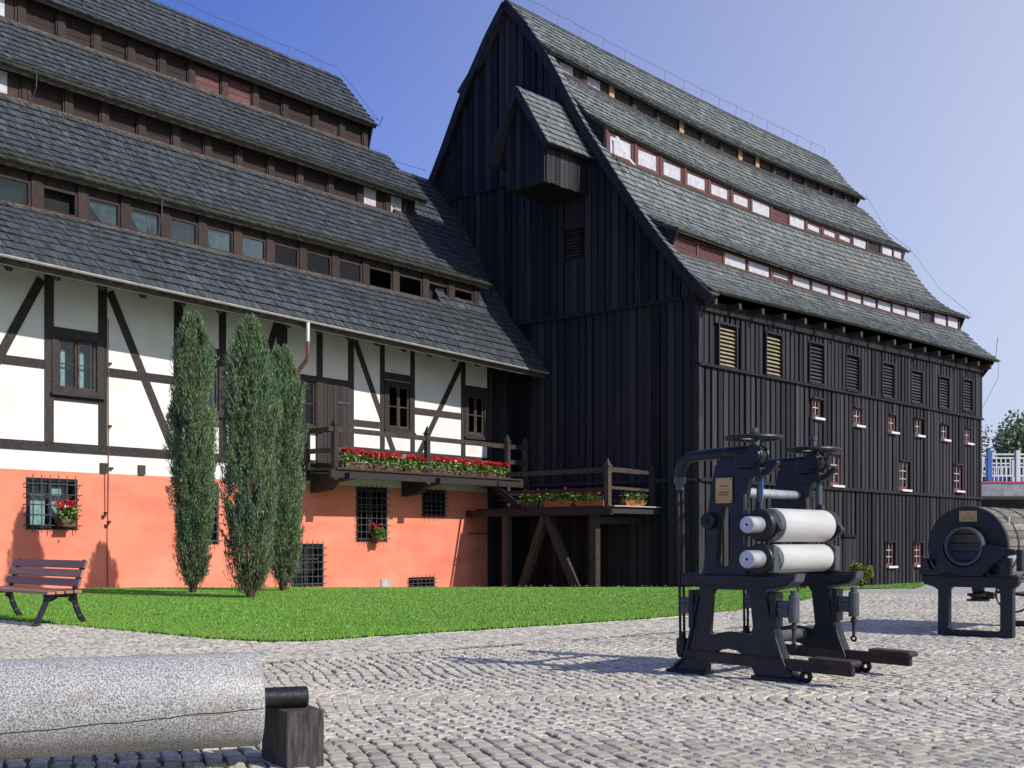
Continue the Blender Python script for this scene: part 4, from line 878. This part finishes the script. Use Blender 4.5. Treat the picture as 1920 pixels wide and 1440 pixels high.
# ================================================================== DRYING DRUM
drum = thing('drying_drum', 'large horizontal drum with open manhole and tan plaque on black iron stand', 'drum', (*BOIL.o, 0), BOIL.a)
PO = [(0,0),(.005,.50),(-.05,.535),(-.15,.56),(-.185,.60),(-.185,.66),(.885,.66),(.885,.60),(.86,.56),(.82,.53),(.82,0)]
PH = [(.125,.085),(.125,.50),(.155,.535),(.655,.535),(.685,.50),(.685,.085),(.66,.065),(.15,.065)]
plate(PO, [PH], 0, .10, 'stand', 'iron', drum, .01)
plate(PO, [PH], 1.95, 2.05, 'stand', 'iron', drum, .01)
CX_, CZ_ = .30, .985
arc = [(CX_+.225*math.cos(R(a)), CZ_+.225*math.sin(R(a))) for a in range(175, 366, 10)]
SAD = [(-.185,.66),(-.185,.87),(-.12,.85),(-.06,.72),(.0,.78)]+arc+[(.56,1.0),(.86,.945),(.87,.90),(.74,.875),(.63,.80),(.56,.72),(.50,.66)]
plate(SAD, [], -.03, .065, 'saddle', 'iron', drum, .01)
m = MB(); m.box(.70,.80,-.02,.07,.66,.86).box(.86,.92,-.01,.1,.72,.95).box(.03,.2,-.03,.06,.66,.70); m.build('bearing_block', M['iron'], drum, bevel=.008)
m = MB(); m.ring(.085,.02,(.62,.0,.745),(0,1,0),20,6); m.build('lever_ring', M['iron'], drum, smooth=True)
m = MB(); m.lathe([(.09,.205),(.085,.44),(.095,.445),(.13,.445)],(CX_,0,CZ_),(0,1,0),64); m.build('end_plate', M['iron'], drum, smooth=True)
m = MB(); m.lathe([(.09,.185),(-.02,.185),(-.025,.20),(-.02,.212),(.09,.212)],(CX_,0,CZ_),(0,1,0),48); m.build('manhole_collar', M['iron_grey'], drum, smooth=True)
m = MB(); m.lathe([(.10,.41),(2.2,.41)],(CX_,0,CZ_),(0,1,0),40); m.build('inner_shell', M['dark_in'], drum, smooth=True)
for k in range(7): part_box('inner_board', 'path', drum, CX_-.36, CX_+.36, .34+.02*(k%2), .38, CZ_-.36+k*.1, CZ_-.36+k*.1+.088)
n = 30
for k in range(n):
    a0 = 2*math.pi*k/n; a1 = 2*math.pi*(k+.93)/n; am = (a0+a1)/2; Q = lambda a, r: (CX_+r*math.cos(a), CZ_+r*math.sin(a))
    m = MB(); m.prism([Q(a0,.415),Q(a0,.438),Q(am,.441),Q(a1,.438),Q(a1,.415)], 'y', .12, 2.3); m.build('stave', M['wood_barrel'] if math.sin(am) > -.25 else M['steel'], drum)
for y in (.42,1.0,1.6,2.2): m = MB(); m.lathe([(-.02,.438),(-.02,.447),(.02,.447),(.02,.438)],(CX_,y,CZ_),(0,1,0),48); m.build('band', M['iron'], drum, smooth=True)
m = MB(); m.lathe([(.0,.06),(.05,.07),(.10,.055),(.10,.115),(.13,.115),(.135,.075),(.165,.075),(.165,.12),(.185,.12),(.185,.0)],(.34,.3,.56),(0,0,-1),18); m.tube([(.34,.3,.44),(.52,.3,.44)],[.06,.035],10); m.build('drain_valve', M['iron'], drum, smooth=True)
va = bpy.data.objects.new('valve_wheel', None); COL.objects.link(va); va.parent = drum; va.location = (.62, .62, .45)
MB().ring(.20,.012,(0,0,0),(0,1,0),40,6).build('rim', M['iron_grey'], va, smooth=True)
m = MB(); m.bar((-.2,0,.02),(.2,0,-.02),.03,.015,(0,1,0)).tube([(0,-.05,0),(0,.7,0)],.02,8); m.build('spoke', M['iron_rust'], va)
m = MB(); m.tube([(.80,.2,.80),(.86,2.3,.80)],.03,10); m.build('steam_pipe', M['zinc'], drum, smooth=True)
plaque(drum, .215, .41, 1.255, 1.375, .0845, [(.72,.25,.007),(.45,.7,.006),(.25,.7,.006)])

# ================================================================== BENCH
bench = thing('park_bench', 'park bench with red-brown slats and black iron legs at the lawn edge', 'bench', (*BENCH.o, 0), BENCH.a)
for x in (.10, -1.78):
    m = MB(); f_, rr_ = .05, .045
    def strap(pts, w0, w1, xx):
        for i, (a, b) in enumerate(zip(pts[:-1], pts[1:])): m.bar((xx,a[0],a[1]),(xx,b[0],b[1]),w0+(w1-w0)*i/len(pts),.05,(1,0,0))
    strap([(-.56,.0),(-.50,.13),(-.44,.26),(-.40,.385)],.055,.075,x); strap([(.07,.0),(.0,.12),(-.05,.24),(-.075,.36),(-.05,.48),(.0,.60),(.045,.72),(.08,.80)],.065,.05,x)
    m.bar((x,-.46,.375),(x,-.06,.365),.05,.048,(1,0,0)); m.bar((x,-.42,.31),(x,-.30,.36),.06,.046,(1,0,0)); m.bar((x,-.13,.33),(x,-.05,.28),.06,.046,(1,0,0)); m.box(x-.03,x+.03,-.60,-.50,0,.025).box(x-.03,x+.03,.02,.12,0,.025)
    m.build('leg_frame', M['iron'], bench, bevel=.006)
sl_ = MB().box(-1.07,1.07,-.5,.5,-.5,.5).mesh('bench_slat', M['bench_wood'])
for k in range(4): inst('seat_slat', sl_, bench, (-.82,-.43+.115*k,.405+.004*k), (1,.095,.034))
for k, (y, z) in enumerate(((-.045,.52),(-.01,.635),(.035,.748))): inst('back_slat', sl_, bench, (-.82,y-.02,z), (1,.032,.094), (R(-19),0,0))

# ================================================================== GRANITE ROLLER ON ITS BLOCK
GA = math.atan2(.322,.947)
gran = thing('granite_roller', 'speckled grey granite roller with a long crack and dark iron shaft, lying on the setts', 'roller', (-1.177,5.6,.312), GA)
n = 72; prof = [(.0,.05),(.0,.198),(-.006,.210),(-.020,.217)]
m = MB(); m.lathe(prof+[(-.02-2.38*k/6,.217) for k in range(1,7)]+[(-2.405,.19),(-2.405,.05)],(0,0,0),(1,0,0),n); m.build('stone_cylinder', M['granite'], gran, smooth=True)
m = MB(); m.lathe([(-.01,.062),(.012,.062),(.012,.05),(.215,.05),(.222,.044),(.222,0)],(0,0,0),(1,0,0),28); m.build('shaft', M['iron'], gran, smooth=True)
m = MB(); m.lathe([(-2.41,.05),(-2.62,.05),(-2.62,0)],(0,0,0),(1,0,0),20); m.build('shaft', M['iron'], gran, smooth=True)
m = MB(); rr_ = random.Random(4); pts = []
for k in range(46): a = R(-4-k*.72+rr_.uniform(-1.0,1.0)); pts.append((-.012-k*.045, -.2165*math.cos(a), .2165*math.sin(a)))
m.tube(pts, .0026, 5); m.build('crack', M['crack'], gran)
b = MB().box(-.092,.092,-.18,.18,-.01,.262).build('timber_block', M['oak'], None, bevel=.008); b.location = (-1.044,5.70,0); b.rotation_euler = (0,0,R(30))
b['label'] = 'weathered dark timber block under the shaft of the granite roller'; b['category'] = 'block'

# ================================================================== GROUND, LAWN, PAVING
def sheet(name, xs, ys, zoff, key):
    X, Y = np.meshgrid(xs, ys); Z = ground_z(Y)+zoff; V = np.stack([X,Y,Z], -1).reshape(-1,3); n = len(xs)
    F = [(j*n+i, j*n+i+1, (j+1)*n+i+1, (j+1)*n+i) for j in range(len(ys)-1) for i in range(n-1)]
    return structure(bulk(name, V, F, M[key], None, smooth=True))
sheet('ground', [-700,-60,60,700], [-300,-20,10,20,24,26,28,30,32,34,36,38,40,45,60,120,900], -.09, 'earth')
M['pave_far'] = mat('setts_at_a_distance', (.25,.24,.225), (.46,.445,.42), .9, 9, (1,1,1), .8, 14, lo=.38, hi=.6)
sheet('plaza', [-30,-10,0,10,30], [23.6,24,26,28,30,32,34,36,38,40,45,58], -.006, 'pave_far')
pave = sheet('paving', [-14,-7,0,7,14,24], [1,6,10,14,18,22,23.7], -.016, 'joint')

V = []; F = []; ys = [1,3,4.5,6,9,12,15,18,21,23.7]
for sg in (-1, 1):
    for i, y in enumerate(ys):
        xa = sg*(.46*max(y, 4.5)+2.95) if y > 4.4 else 0; V += [(xa, y, gz(y)-.007), (sg*26, y, gz(y)-.007)]
    b = 0 if sg < 0 else 2*len(ys); F += [(b+2*i, b+2*i+1, b+2*i+3, b+2*i+2) for i in range(len(ys)-1)]
structure(bulk('outer_plaza', V, F, M['pave_far']))
LAWN = [(-12.5,21.0),(-10.5,19.25),(-6.86,16.0),(-5.45,14.85),(-3.92,13.45),(-3.2,12.85),(-2.8,12.58),(-2.45,12.42),(-2.12,12.47),(-1.75,12.85),(-.9,13.62),(.5,14.85),(1.5,15.78),(2.4,16.75),(3.39,18.1),(5.05,21.0),(6.43,24.1),(9.2,30.0),(11.9,36.0),(14.5,42.0)]
back_pts = [MILL.w(14.2,-.22), MILL.w(-.18,-.22), MILL.w(-.22,6.3)]+[HOUSE.w(x,-.72) for x in (13.9,9,4,0,-4,-7)]
POLY = LAWN+back_pts
def inside(x, y, P=POLY):
    c = False; n = len(P); j = n-1
    for i in range(n):
        xi, yi = P[i]; xj, yj = P[j]
        if (yi > y) != (yj > y) and x < (xj-xi)*(y-yi)/(yj-yi)+xi: c = not c
        j = i
    return c
def inside_np(x, y, P=POLY):
    c = np.zeros(x.shape, bool); n = len(P); j = n-1
    for i in range(n):
        xi, yi = P[i]; xj, yj = P[j]
        if yi != yj: c ^= ((yi > y) != (yj > y)) & (x < (xj-xi)*(y-yi)/(yj-yi)+xi)
        j = i
    return c
def edge_dist(x, y):
    d = np.full(x.shape, 1e9)
    for i in range(len(LAWN)-1):
        a = np.array(LAWN[i]); b = np.array(LAWN[i+1]); ab = b-a; t = np.clip(((x-a[0])*ab[0]+(y-a[1])*ab[1])/(ab@ab), 0, 1)
        d = np.minimum(d, np.hypot(x-a[0]-t*ab[0], y-a[1]-t*ab[1]))
    return d
def lawn_z(x, y):
    e = np.clip(edge_dist(x, y)/3, 0, 1); e = e*e*(3-2*e); s = lambda a, b, v: np.clip((v-a)/(b-a), 0, 1)
    return ground_z(y)+.012+.05*e*(1-s(22, 28, y))
bm = bmesh.new()
dense = []
for i in range(len(POLY)):
    a = POLY[i]; b = POLY[(i+1) % len(POLY)]; k = max(1, int(math.hypot(a[0]-b[0], a[1]-b[1])/.8))
    dense += [(a[0]+(b[0]-a[0])*t/k, a[1]+(b[1]-a[1])*t/k) for t in range(k)]
vs_ = [bm.verts.new((x, y, 0)) for x, y in dense]; es = [bm.edges.new((vs_[i], vs_[(i+1) % len(vs_)])) for i in range(len(vs_))]
bmesh.ops.triangle_fill(bm, edges=es, use_beauty=True)
for k in range(34):
    bmesh.ops.bisect_plane(bm, geom=bm.verts[:]+bm.edges[:]+bm.faces[:], plane_co=(0, 12.8+k*.9, 0), plane_no=(0,1,0))
for k in range(26): bmesh.ops.bisect_plane(bm, geom=bm.verts[:]+bm.edges[:]+bm.faces[:], plane_co=(-11+k, 0, 0), plane_no=(1,0,0))
co = np.array([v.co[:] for v in bm.verts]); zz = lawn_z(co[:,0], co[:,1])
for v, z in zip(bm.verts, zz): v.co.z = z
me = bpy.data.meshes.new('lawn'); bmesh.ops.recalc_face_normals(bm, faces=bm.faces); bm.to_mesh(me); bm.free(); me.materials.append(M['lawn'])
me.polygons.foreach_set('use_smooth', [True]*len(me.polygons))
lawn = structure(bpy.data.objects.new('lawn', me)); COL.objects.link(lawn)
fp = [HOUSE.w(x, y) for y in (-.74,.05) for x in np.linspace(-7.5, 14.2, 30)]
fp = np.array([(x, y, gz(y)+.02) for x, y in fp]); structure(bulk('footpath', fp, [(i, i+1, 31+i, 30+i) for i in range(29)], M['path']))

def blades(name, n, hmin, hmax, wdt, key, pts=None):
    if pts is None:
        Y = 12.3+(RNG.random(n*4)**1.9)*31; X = (RNG.random(n*4)*.92-.46)*Y
        k = inside_np(X, Y); X = X[k][:n]; Y = Y[k][:n]
    else: X, Y = pts
    n = len(X); Z = lawn_z(X, Y) if pts is None else ground_z(Y)-.02
    a = RNG.random(n)*6.283; h = hmin+(hmax-hmin)*RNG.random(n); ln = RNG.normal(0, .35, (n,2))*h[:,None]
    wv = wdt*(.7+.6*RNG.random(n))*np.maximum(1, Y/20)
    V = np.zeros((n,3,3)); V[:,0] = np.stack([X-np.cos(a)*wv/2, Y-np.sin(a)*wv/2, Z], 1); V[:,1] = np.stack([X+np.cos(a)*wv/2, Y+np.sin(a)*wv/2, Z], 1); V[:,2] = np.stack([X+ln[:,0], Y+ln[:,1], Z+h], 1)
    return stuff(bulk(name, V.reshape(-1,3), np.arange(3*n).reshape(-1,3), M[key]))
g = blades('grass', 330000, .012, .032, .008, 'blade'); g['label'] = 'short bright green mown grass of the lawn'
eX = []; eY = []
for i in range(len(LAWN)-4):
    a = np.array(LAWN[i]); b = np.array(LAWN[i+1]); L = np.hypot(*(b-a)); k = int(L*240); t = RNG.random(k); q = a+(b-a)*t[:,None]+RNG.normal(0,.035,(k,2)); eX.append(q[:,0]); eY.append(q[:,1])
gg = blades('edge_grass', 0, .03, .09, .012, 'blade', (np.concatenate(eX), np.concatenate(eY))); gg['label'] = 'longer grass along the lawn edge'
n = 420; Y = 12.6+RNG.random(n*3)**1.3*20; X = (RNG.random(n*3)*.9-.45)*Y; cl = np.sin(X*1.7+Y*.9)+np.sin(X*.6-Y*1.3); k = inside_np(X, Y) & (cl > .1); X = X[k][:n]; Y = Y[k][:n]; Z = lawn_z(X, Y)+.055
V = []
for x, y, z in zip(X, Y, Z):
    r = .016*random.uniform(.7,1.3)*max(1, y/18); a = random.random()*3; c, s = r*math.cos(a), r*math.sin(a); V += [(x-c,y-s,z),(x+s,y-c,z+.008),(x+c,y+s,z),(x-s,y+c,z+.006)]
d_ = stuff(bulk('daisies', V, np.arange(len(V)).reshape(-1,4), M['daisy'])); d_['label'] = 'small white daisies scattered in the lawn'

# setts: arcs over the plaza, straight courses along the lawn, a kerb course on the left path
P0 = np.array([-2.2,12.32]); D0 = np.array([.755,.656]); N0 = np.array([.656,-.755]); SETTS = []
def ok(x, y):
    if y < 4.6 or y > 23.6 or abs(x) > .46*y+3.0: return False
    return not inside(x, y)
def sett(x, y, ang, a, b, tone=0): SETTS.append((x, y, ang, a, b))
rs = random.Random(11)
BANDW = 1.62
A1 = np.array([-.995,.08]); A1 /= np.linalg.norm(A1); A2 = np.array([A1[1]*-1, A1[0]*-1]); A2 = np.array([.08,.995]); W_ = 3.4; PT = .102; VA = 1.3
def arc_h(v):           # one long slanting side and a short hooked end
    if v < VA: d = VA-v; e = 1-math.exp(-3*d); return -.45*(d-e/3), .45*e
    return -1.05*(v-VA)**2, -2.1*(v-VA)
for c in range(-1, 7):
    off = rs.uniform(0, PT)
    for k in range(-20, 300):
        u0 = k*PT-15+off+rs.uniform(-.003,.003); v = -W_/2
        while v < W_/2-.02:
            sl = arc_h(v)[1]; step = rs.uniform(.080,.132)/math.sqrt(1+sl*sl)
            vc = min(v+step/2, W_/2-.02); h, slope = arc_h(vc)
            p = A1*(u0+h)+A2*(vc+c*W_)+np.array([-.4,6.75]); v += step
            p = p+np.array([.07*math.sin(p[1]*1.3+p[0]*.7)+.03*math.sin(p[1]*3.1-p[0]*1.7)+rs.gauss(0,.006), .08*math.sin(p[0]*.9)+.05*math.sin(p[0]*2.3+c)+rs.gauss(0,.006)])
            q = (p-P0)@N0; s = (p-P0)@D0
            if q < BANDW+.05 and s < 6.4: continue
            if not ok(p[0], p[1]): continue
            t = A2+A1*slope; th = PT/math.sqrt(1+slope*slope)
            sett(p[0], p[1], math.atan2(t[1], t[0])+rs.uniform(-.07,.07), step*math.sqrt(1+slope*slope)-.008-rs.random()*.008, th-.008-rs.random()*.009)
for j in range(13):
    q = .06+j*.125; s = -9+rs.random()*.1
    while s < 16:
        ln = rs.uniform(.11,.17); p = P0+D0*(s+ln/2)+N0*(q+rs.uniform(-.005,.005)); s += ln
        if q > BANDW or s > 6.4 or not ok(p[0], p[1]): continue
        sett(p[0], p[1], math.atan2(D0[1], D0[0])+rs.uniform(-.03,.03), ln-.012, .113)
for j in range(80):                                   # left path behind the kerb course
    q = -.05-j*.115; s = -12+rs.random()*.1
    while s < .6:
        ln = rs.uniform(.26,.42) if j == 0 else rs.uniform(.10,.15); wob = 0 if j == 0 else .05*math.sin(s*1.9)
        p = P0+D0*(s+ln/2)+N0*(q+wob); s += ln
        if not ok(p[0], p[1]): continue
        sett(p[0], p[1], math.atan2(D0[1], D0[0])+wob*.8+rs.uniform(-.05,.05), ln-.012, .10 if j else .085)
for (xa, ya), (xb, yb) in zip(LAWN[7:13], LAWN[8:14]):      # flush pale edging along the lawn
    L = math.hypot(xb-xa, yb-ya); an = math.atan2(yb-ya, xb-xa); t = 0
    while t < L-.05:
        ln = min(rs.uniform(.28,.45), L-t); f = (t+ln/2)/L; t += ln
        SETTS.append((xa+(xb-xa)*f+.05*math.sin(an), ya+(yb-ya)*f-.05*math.cos(an), an, ln-.012, .075))
def sett_verts(a, b, r):
    j = lambda s: r.uniform(-s, s)
    hx, hy = a/2, b/2; base = []; sh = []; tp = []; z0 = r.uniform(-.0025,.0025); tx, ty = j(.028), j(.028)
    for sx, sy in ((-1,-1),(1,-1),(1,1),(-1,1)):
        x = sx*hx*(1+j(.10)); y = sy*hy*(1+j(.10)); z = z0+x*tx+y*ty
        base.append((x, y, -.05)); sh.append((x, y, z-.006)); tp.append((x*.80, y*.78, z+j(.001)))
    return base+sh+tp
SF = np.array([(8,9,10,11)]+[(4+i,4+(i+1)%4,8+(i+1)%4,8+i) for i in range(4)]+[(i,(i+1)%4,4+(i+1)%4,4+i) for i in range(4)])
order = sorted(range(len(SETTS)), key=lambda i: 0 if False else (SETTS[i][1]+(0 if abs(SETTS[i][0]) < .425*SETTS[i][1] and SETTS[i][1] > 5.6 and not (SETTS[i][0] < -1.0 and SETTS[i][1] < 6.2) else 50)))
single = set(order[:300]); r5 = random.Random(5)
var = []
for k in range(16):
    me = bpy.data.meshes.new('sett'); me.from_pydata([(x*10, y*10, z) for x, y, z in sett_verts(.1, .1, r5)], [], SF.tolist()); var.append(me)
    co = np.array([v.co[:] for v in me.vertices]); me.materials.append(M['sett_piece'])
V = []
for i, (x, y, an, a, b) in enumerate(SETTS):
    z = gz(y)
    if i in single:
        # shared shapes: unit plan scaled to the stone's size
        o = inst('sett', var[i % 16], pave, (x, y, z), (a, b, 1), (0,0,an)); continue
    c, s = math.cos(an), math.sin(an)
    for vx, vy, vz_ in sett_verts(a, b, r5): V.append((x+vx*c-vy*s, y+vx*s+vy*c, z+vz_))
nS = len(V)//12; F = (SF[None]+12*np.arange(nS)[:,None,None]).reshape(-1,4)
stuff(bulk('sett', V, F, M['sett'], pave))
# tufts of moss and grass in the joints
n = 26000; Y = 5.2+RNG.random(n)**1.6*13; X = (RNG.random(n)*.9-.45)*Y; f = np.sin(X*2.1+1)*np.sin(Y*1.7)+.6*np.sin(X*5.3+Y*3.1)+.5*np.sin(Y*6.1-X*2.3); k = (f > .95) & ~inside_np(X, Y)
X = X[k]; Y = Y[k]; t = RNG.random(9000)*9.5-1.5; keep = np.sin(t*2.3)+.7*np.sin(t*5.1+1) > -.5; L_ = P0+D0*t[:,None]+N0*(BANDW+RNG.normal(0,.022,9000))[:,None]
X = np.concatenate([X, L_[keep,0]]); Y = np.concatenate([Y, L_[keep,1]])
g = blades('joint_grass', 0, .012, .036, .011, 'moss', (X, Y)); g['label'] = 'moss and grass tufts in the joints between setts'
# weeds at the granite roller
n = 260; t = RNG.random(n); X = -1.25-.55*t+RNG.normal(0,.06,n); Y = 5.42-.20*t+RNG.normal(0,.06,n)
g = blades('weeds', 0, .02, .06, .012, 'blade', (X, Y)); g['label'] = 'low weeds and dirt at the foot of the granite roller'

# ================================================================== TREES AND SHRUBS
def column_juniper(X, Y, h, w_, label, seed, low=.8):
    z = float(lawn_z(np.array([X]), np.array([Y]))[0])-.02; t = thing('column_juniper', label, 'juniper', (X, Y, z), 0, 'columnar junipers in front of the house')
    r = np.random.default_rng(seed)
    prof_h = [0,.02,.06,.15,.30,.50,.70,.84,.93,.98,1]; prof_r = [.16,.42,.62*low+.08,low*.94,.97,1,1,.90,.66,.36,.06]
    ns = 430; per = 165; n = ns*per
    sh = np.concatenate([r.random(ns-9)**.95*.90+.015, .86+.10*r.random(9)]); sa = r.random(ns)*6.283
    srr = np.interp(sh, prof_h, prof_r)*w_/2*(1+.12*np.sin(sa*3+sh*9+seed)+.09*np.sin(sa*2-sh*21+seed)); srad = srr*np.sqrt(r.random(ns)*.75+.2)
    sL = (.30+.34*r.random(ns))*np.interp(sh, [0,.1,.8,1], [.8,1,1,.62]); so = .10+.22*r.random(ns); swd = .030+.035*r.random(ns)
    q = np.repeat(np.arange(ns), per); t_ = r.random(n); hf = sh[q]; ang = sa[q]; rr = srr[q]; rad = srad[q]
    out = np.stack([np.cos(ang), np.sin(ang), np.zeros(n)], 1); ax = out*so[q][:,None]+np.array([0,0,1.0])+np.repeat(r.normal(0,.07,(ns,3)), per, 0); ax /= np.linalg.norm(ax, axis=1)[:,None]
    c = out*rad[:,None]+np.array([0,0,1.0])*(hf*h)[:,None]+ax*(t_*sL[q])[:,None]+r.normal(0,1,(n,3))*(swd[q]*np.sqrt(1.05-t_))[:,None]
    c[:,2] = np.minimum(c[:,2], h*(.97+.03*r.random(n)))
    tp_ = np.clip((h-c[:,2])/(.17*h), 0, 1)**.55; c[:,0] *= tp_; c[:,1] *= tp_
    d = ax+r.normal(0,.26,(n,3))+out*.10; d /= np.linalg.norm(d, axis=1)[:,None]
    L = .05+.06*r.random(n); sd = np.cross(d, r.normal(0,1,(n,3))); sd /= np.linalg.norm(sd, axis=1)[:,None]; wd = .004+.0045*r.random(n)
    V = np.stack([c-sd*wd[:,None]*.6, c+d*(L*.45)[:,None]-sd*wd[:,None], c+d*L[:,None], c+d*(L*.45)[:,None]+sd*wd[:,None]], 1)
    dead = (r.random(n) < np.interp(hf, [0,.08,.2,1], [.6,.3,.05,.015])) | ((rad < rr*.60) & (r.random(n) < .35)) | (np.repeat(r.random(ns) < .05, per) & (r.random(n) < .5))
    bulk('crown', V.reshape(-1,3), np.arange(4*n).reshape(-1,4), [M['juniper'], M['juniper_dead']], t, dead.astype(int))
    m = MB(); m.lathe([(.25*h,.02)]+[(f*h, .42*w_/2*float(np.interp(f, prof_h, prof_r))) for f in (.3,.5,.7,.85,.93)]+[(.97*h,.01)],(0,0,0),(0,0,1),10); m.build('crown_core', M['bark'], t)  # solid core added inside the crown to block the view through it
    m = MB(); rd = random.Random(seed)
    for k in range(8): a = k*.785+rd.random(); q = rd.uniform(.25,.42)*w_; m.tube([(.03*math.cos(a),.03*math.sin(a),-.02),(q*.55*math.cos(a),q*.55*math.sin(a),.22*h*.5),(q*math.cos(a),q*math.sin(a),.3*h)],[.03,.022,.012],6)
    m.build('trunk', M['bark'], t); return t
column_juniper(-6.01, 22.6, 5.34, .68, 'tallest green columnar juniper, standing apart from the other two on the lawn', 1, .85)
column_juniper(-4.49, 20.6, 4.85, .74, 'middle columnar juniper, broadest of the three at its foot', 2, 1.0)
column_juniper(-4.545, 23.8, 4.92, .62, 'shortest columnar juniper, close behind the broad middle one', 3, .9)
def leaf_ball(name, label, cat, X, Y, h, w_, seed, key='shrub', n=2600, size=.035, stem=.12, group=None, z=None, lumps=7, trunk_r=.03):
    z0 = gz(Y) if z is None else z; t = thing(name, label, cat, (X, Y, z0), 0, group); r = np.random.default_rng(seed)
    cen = np.stack([r.normal(0,.22,lumps)*w_, r.normal(0,.22,lumps)*w_, stem*h+(h*(1-stem))*(.25+.55*r.random(lumps))], 1); rad = w_*(.22+.14*r.random(lumps))
    pick = r.integers(0, lumps, n); dv = r.normal(0,1,(n,3)); dv /= np.linalg.norm(dv, axis=1)[:,None]
    c = cen[pick]+dv*(rad[pick]*(.55+.5*r.random(n)))[:,None]*np.array([1,1,1.15]); c[:,2] = np.clip(c[:,2], .03, h*1.03)
    u_ = r.normal(0,1,(n,3)); u_ /= np.linalg.norm(u_, axis=1)[:,None]; v_ = np.cross(u_, r.normal(0,1,(n,3))); v_ /= np.linalg.norm(v_, axis=1)[:,None]; s = (size*(.6+.8*r.random(n)))[:,None]
    V = np.stack([c-u_*s, c-v_*s*.7, c+u_*s, c+v_*s*.7], 1); bulk('crown', V.reshape(-1,3), np.arange(4*n).reshape(-1,4), M[key], t)
    m = MB(); m.tube([(0,0,-.05),(0,0,h*.5)],[trunk_r, trunk_r*.5],8)
    for k in range(min(lumps,8)): m.tube([(0,0,h*.25),tuple(cen[k])],[trunk_r*.6, trunk_r*.15],5)
    m.build('trunk', M['bark'], t); return t
leaf_ball('dwarf_conifer', 'small yellow-green round dwarf conifer on the grass strip by the mill wall', 'shrub', 8.53, 29.3, .64, .44, 5, n=2600, size=.030, stem=.08)
leaf_ball('garden_shrub', 'low yellow-green shrub with a thin stem behind the press, near the lawn edge', 'shrub', 5.6, 23.5, .48, .50, 6, n=700, size=.035, stem=.35, lumps=5)
for X, Y, h, w_, sd, lb in ((31.5,74,9.4,6.0,11,'pale green broadleaf tree beyond the bridge, nearest the mill corner'),(37.0,79,9.3,6.5,12,'broadleaf tree beyond the bridge, second from the mill corner')):
    leaf_ball('broadleaf_tree', lb, 'tree', X, Y, h, w_, sd, 'tree_leaf', 22000, .12, .12, 'trees beyond the bridge', -.5, 22, .16)

# ================================================================== BRIDGE
br = thing('road_bridge', 'grey concrete road bridge with white railing and blue posts right of the mill', 'bridge', (0,0,0))
def bx(name, key, *a, bevel=0): return MB().box(*a).build(name, M[key], br, bevel=bevel)
bx('deck', 'concrete', 19.6, 60, 52.0, 58.5, 2.95, 3.52, bevel=.03)
bx('kerb', 'red_paint', 19.6, 60, 51.97, 52.25, 3.52, 3.60)
bx('abutment', 'abut', 17.5, 60, 56.0, 58.4, -.6, 2.95); bx('abutment', 'abut', 17.2, 19.6, 51.5, 58.5, -.6, 3.5)
def post_b(x, key, y=52.1): return part_box('railing_post', key, br, x-.09, x+.09, y-.09, y+.09, 3.6, 4.95)
for yy in (52.1, 58.3):
    for k in range(6): post_b(20.72+k*2.4, 'blue_paint', yy)
    for k in range(6): post_b(21.95+k*2.4, 'white_paint', yy)
    for z in (4.78, 4.62, 3.85): MB().box(19.7, 34, yy-.03, yy+.03, z-.035, z+.035).build('rail', M['white_paint'], br)
    for k in range(70): part_box('baluster', 'white_paint', br, 19.8+k*.2, 19.8+k*.2+.05, yy-.025, yy+.025, 3.86, 4.62)
MB().box(19.7,34,58.5,58.54,3.6,4.15).build('parapet_panel', M['blue_paint'], br)
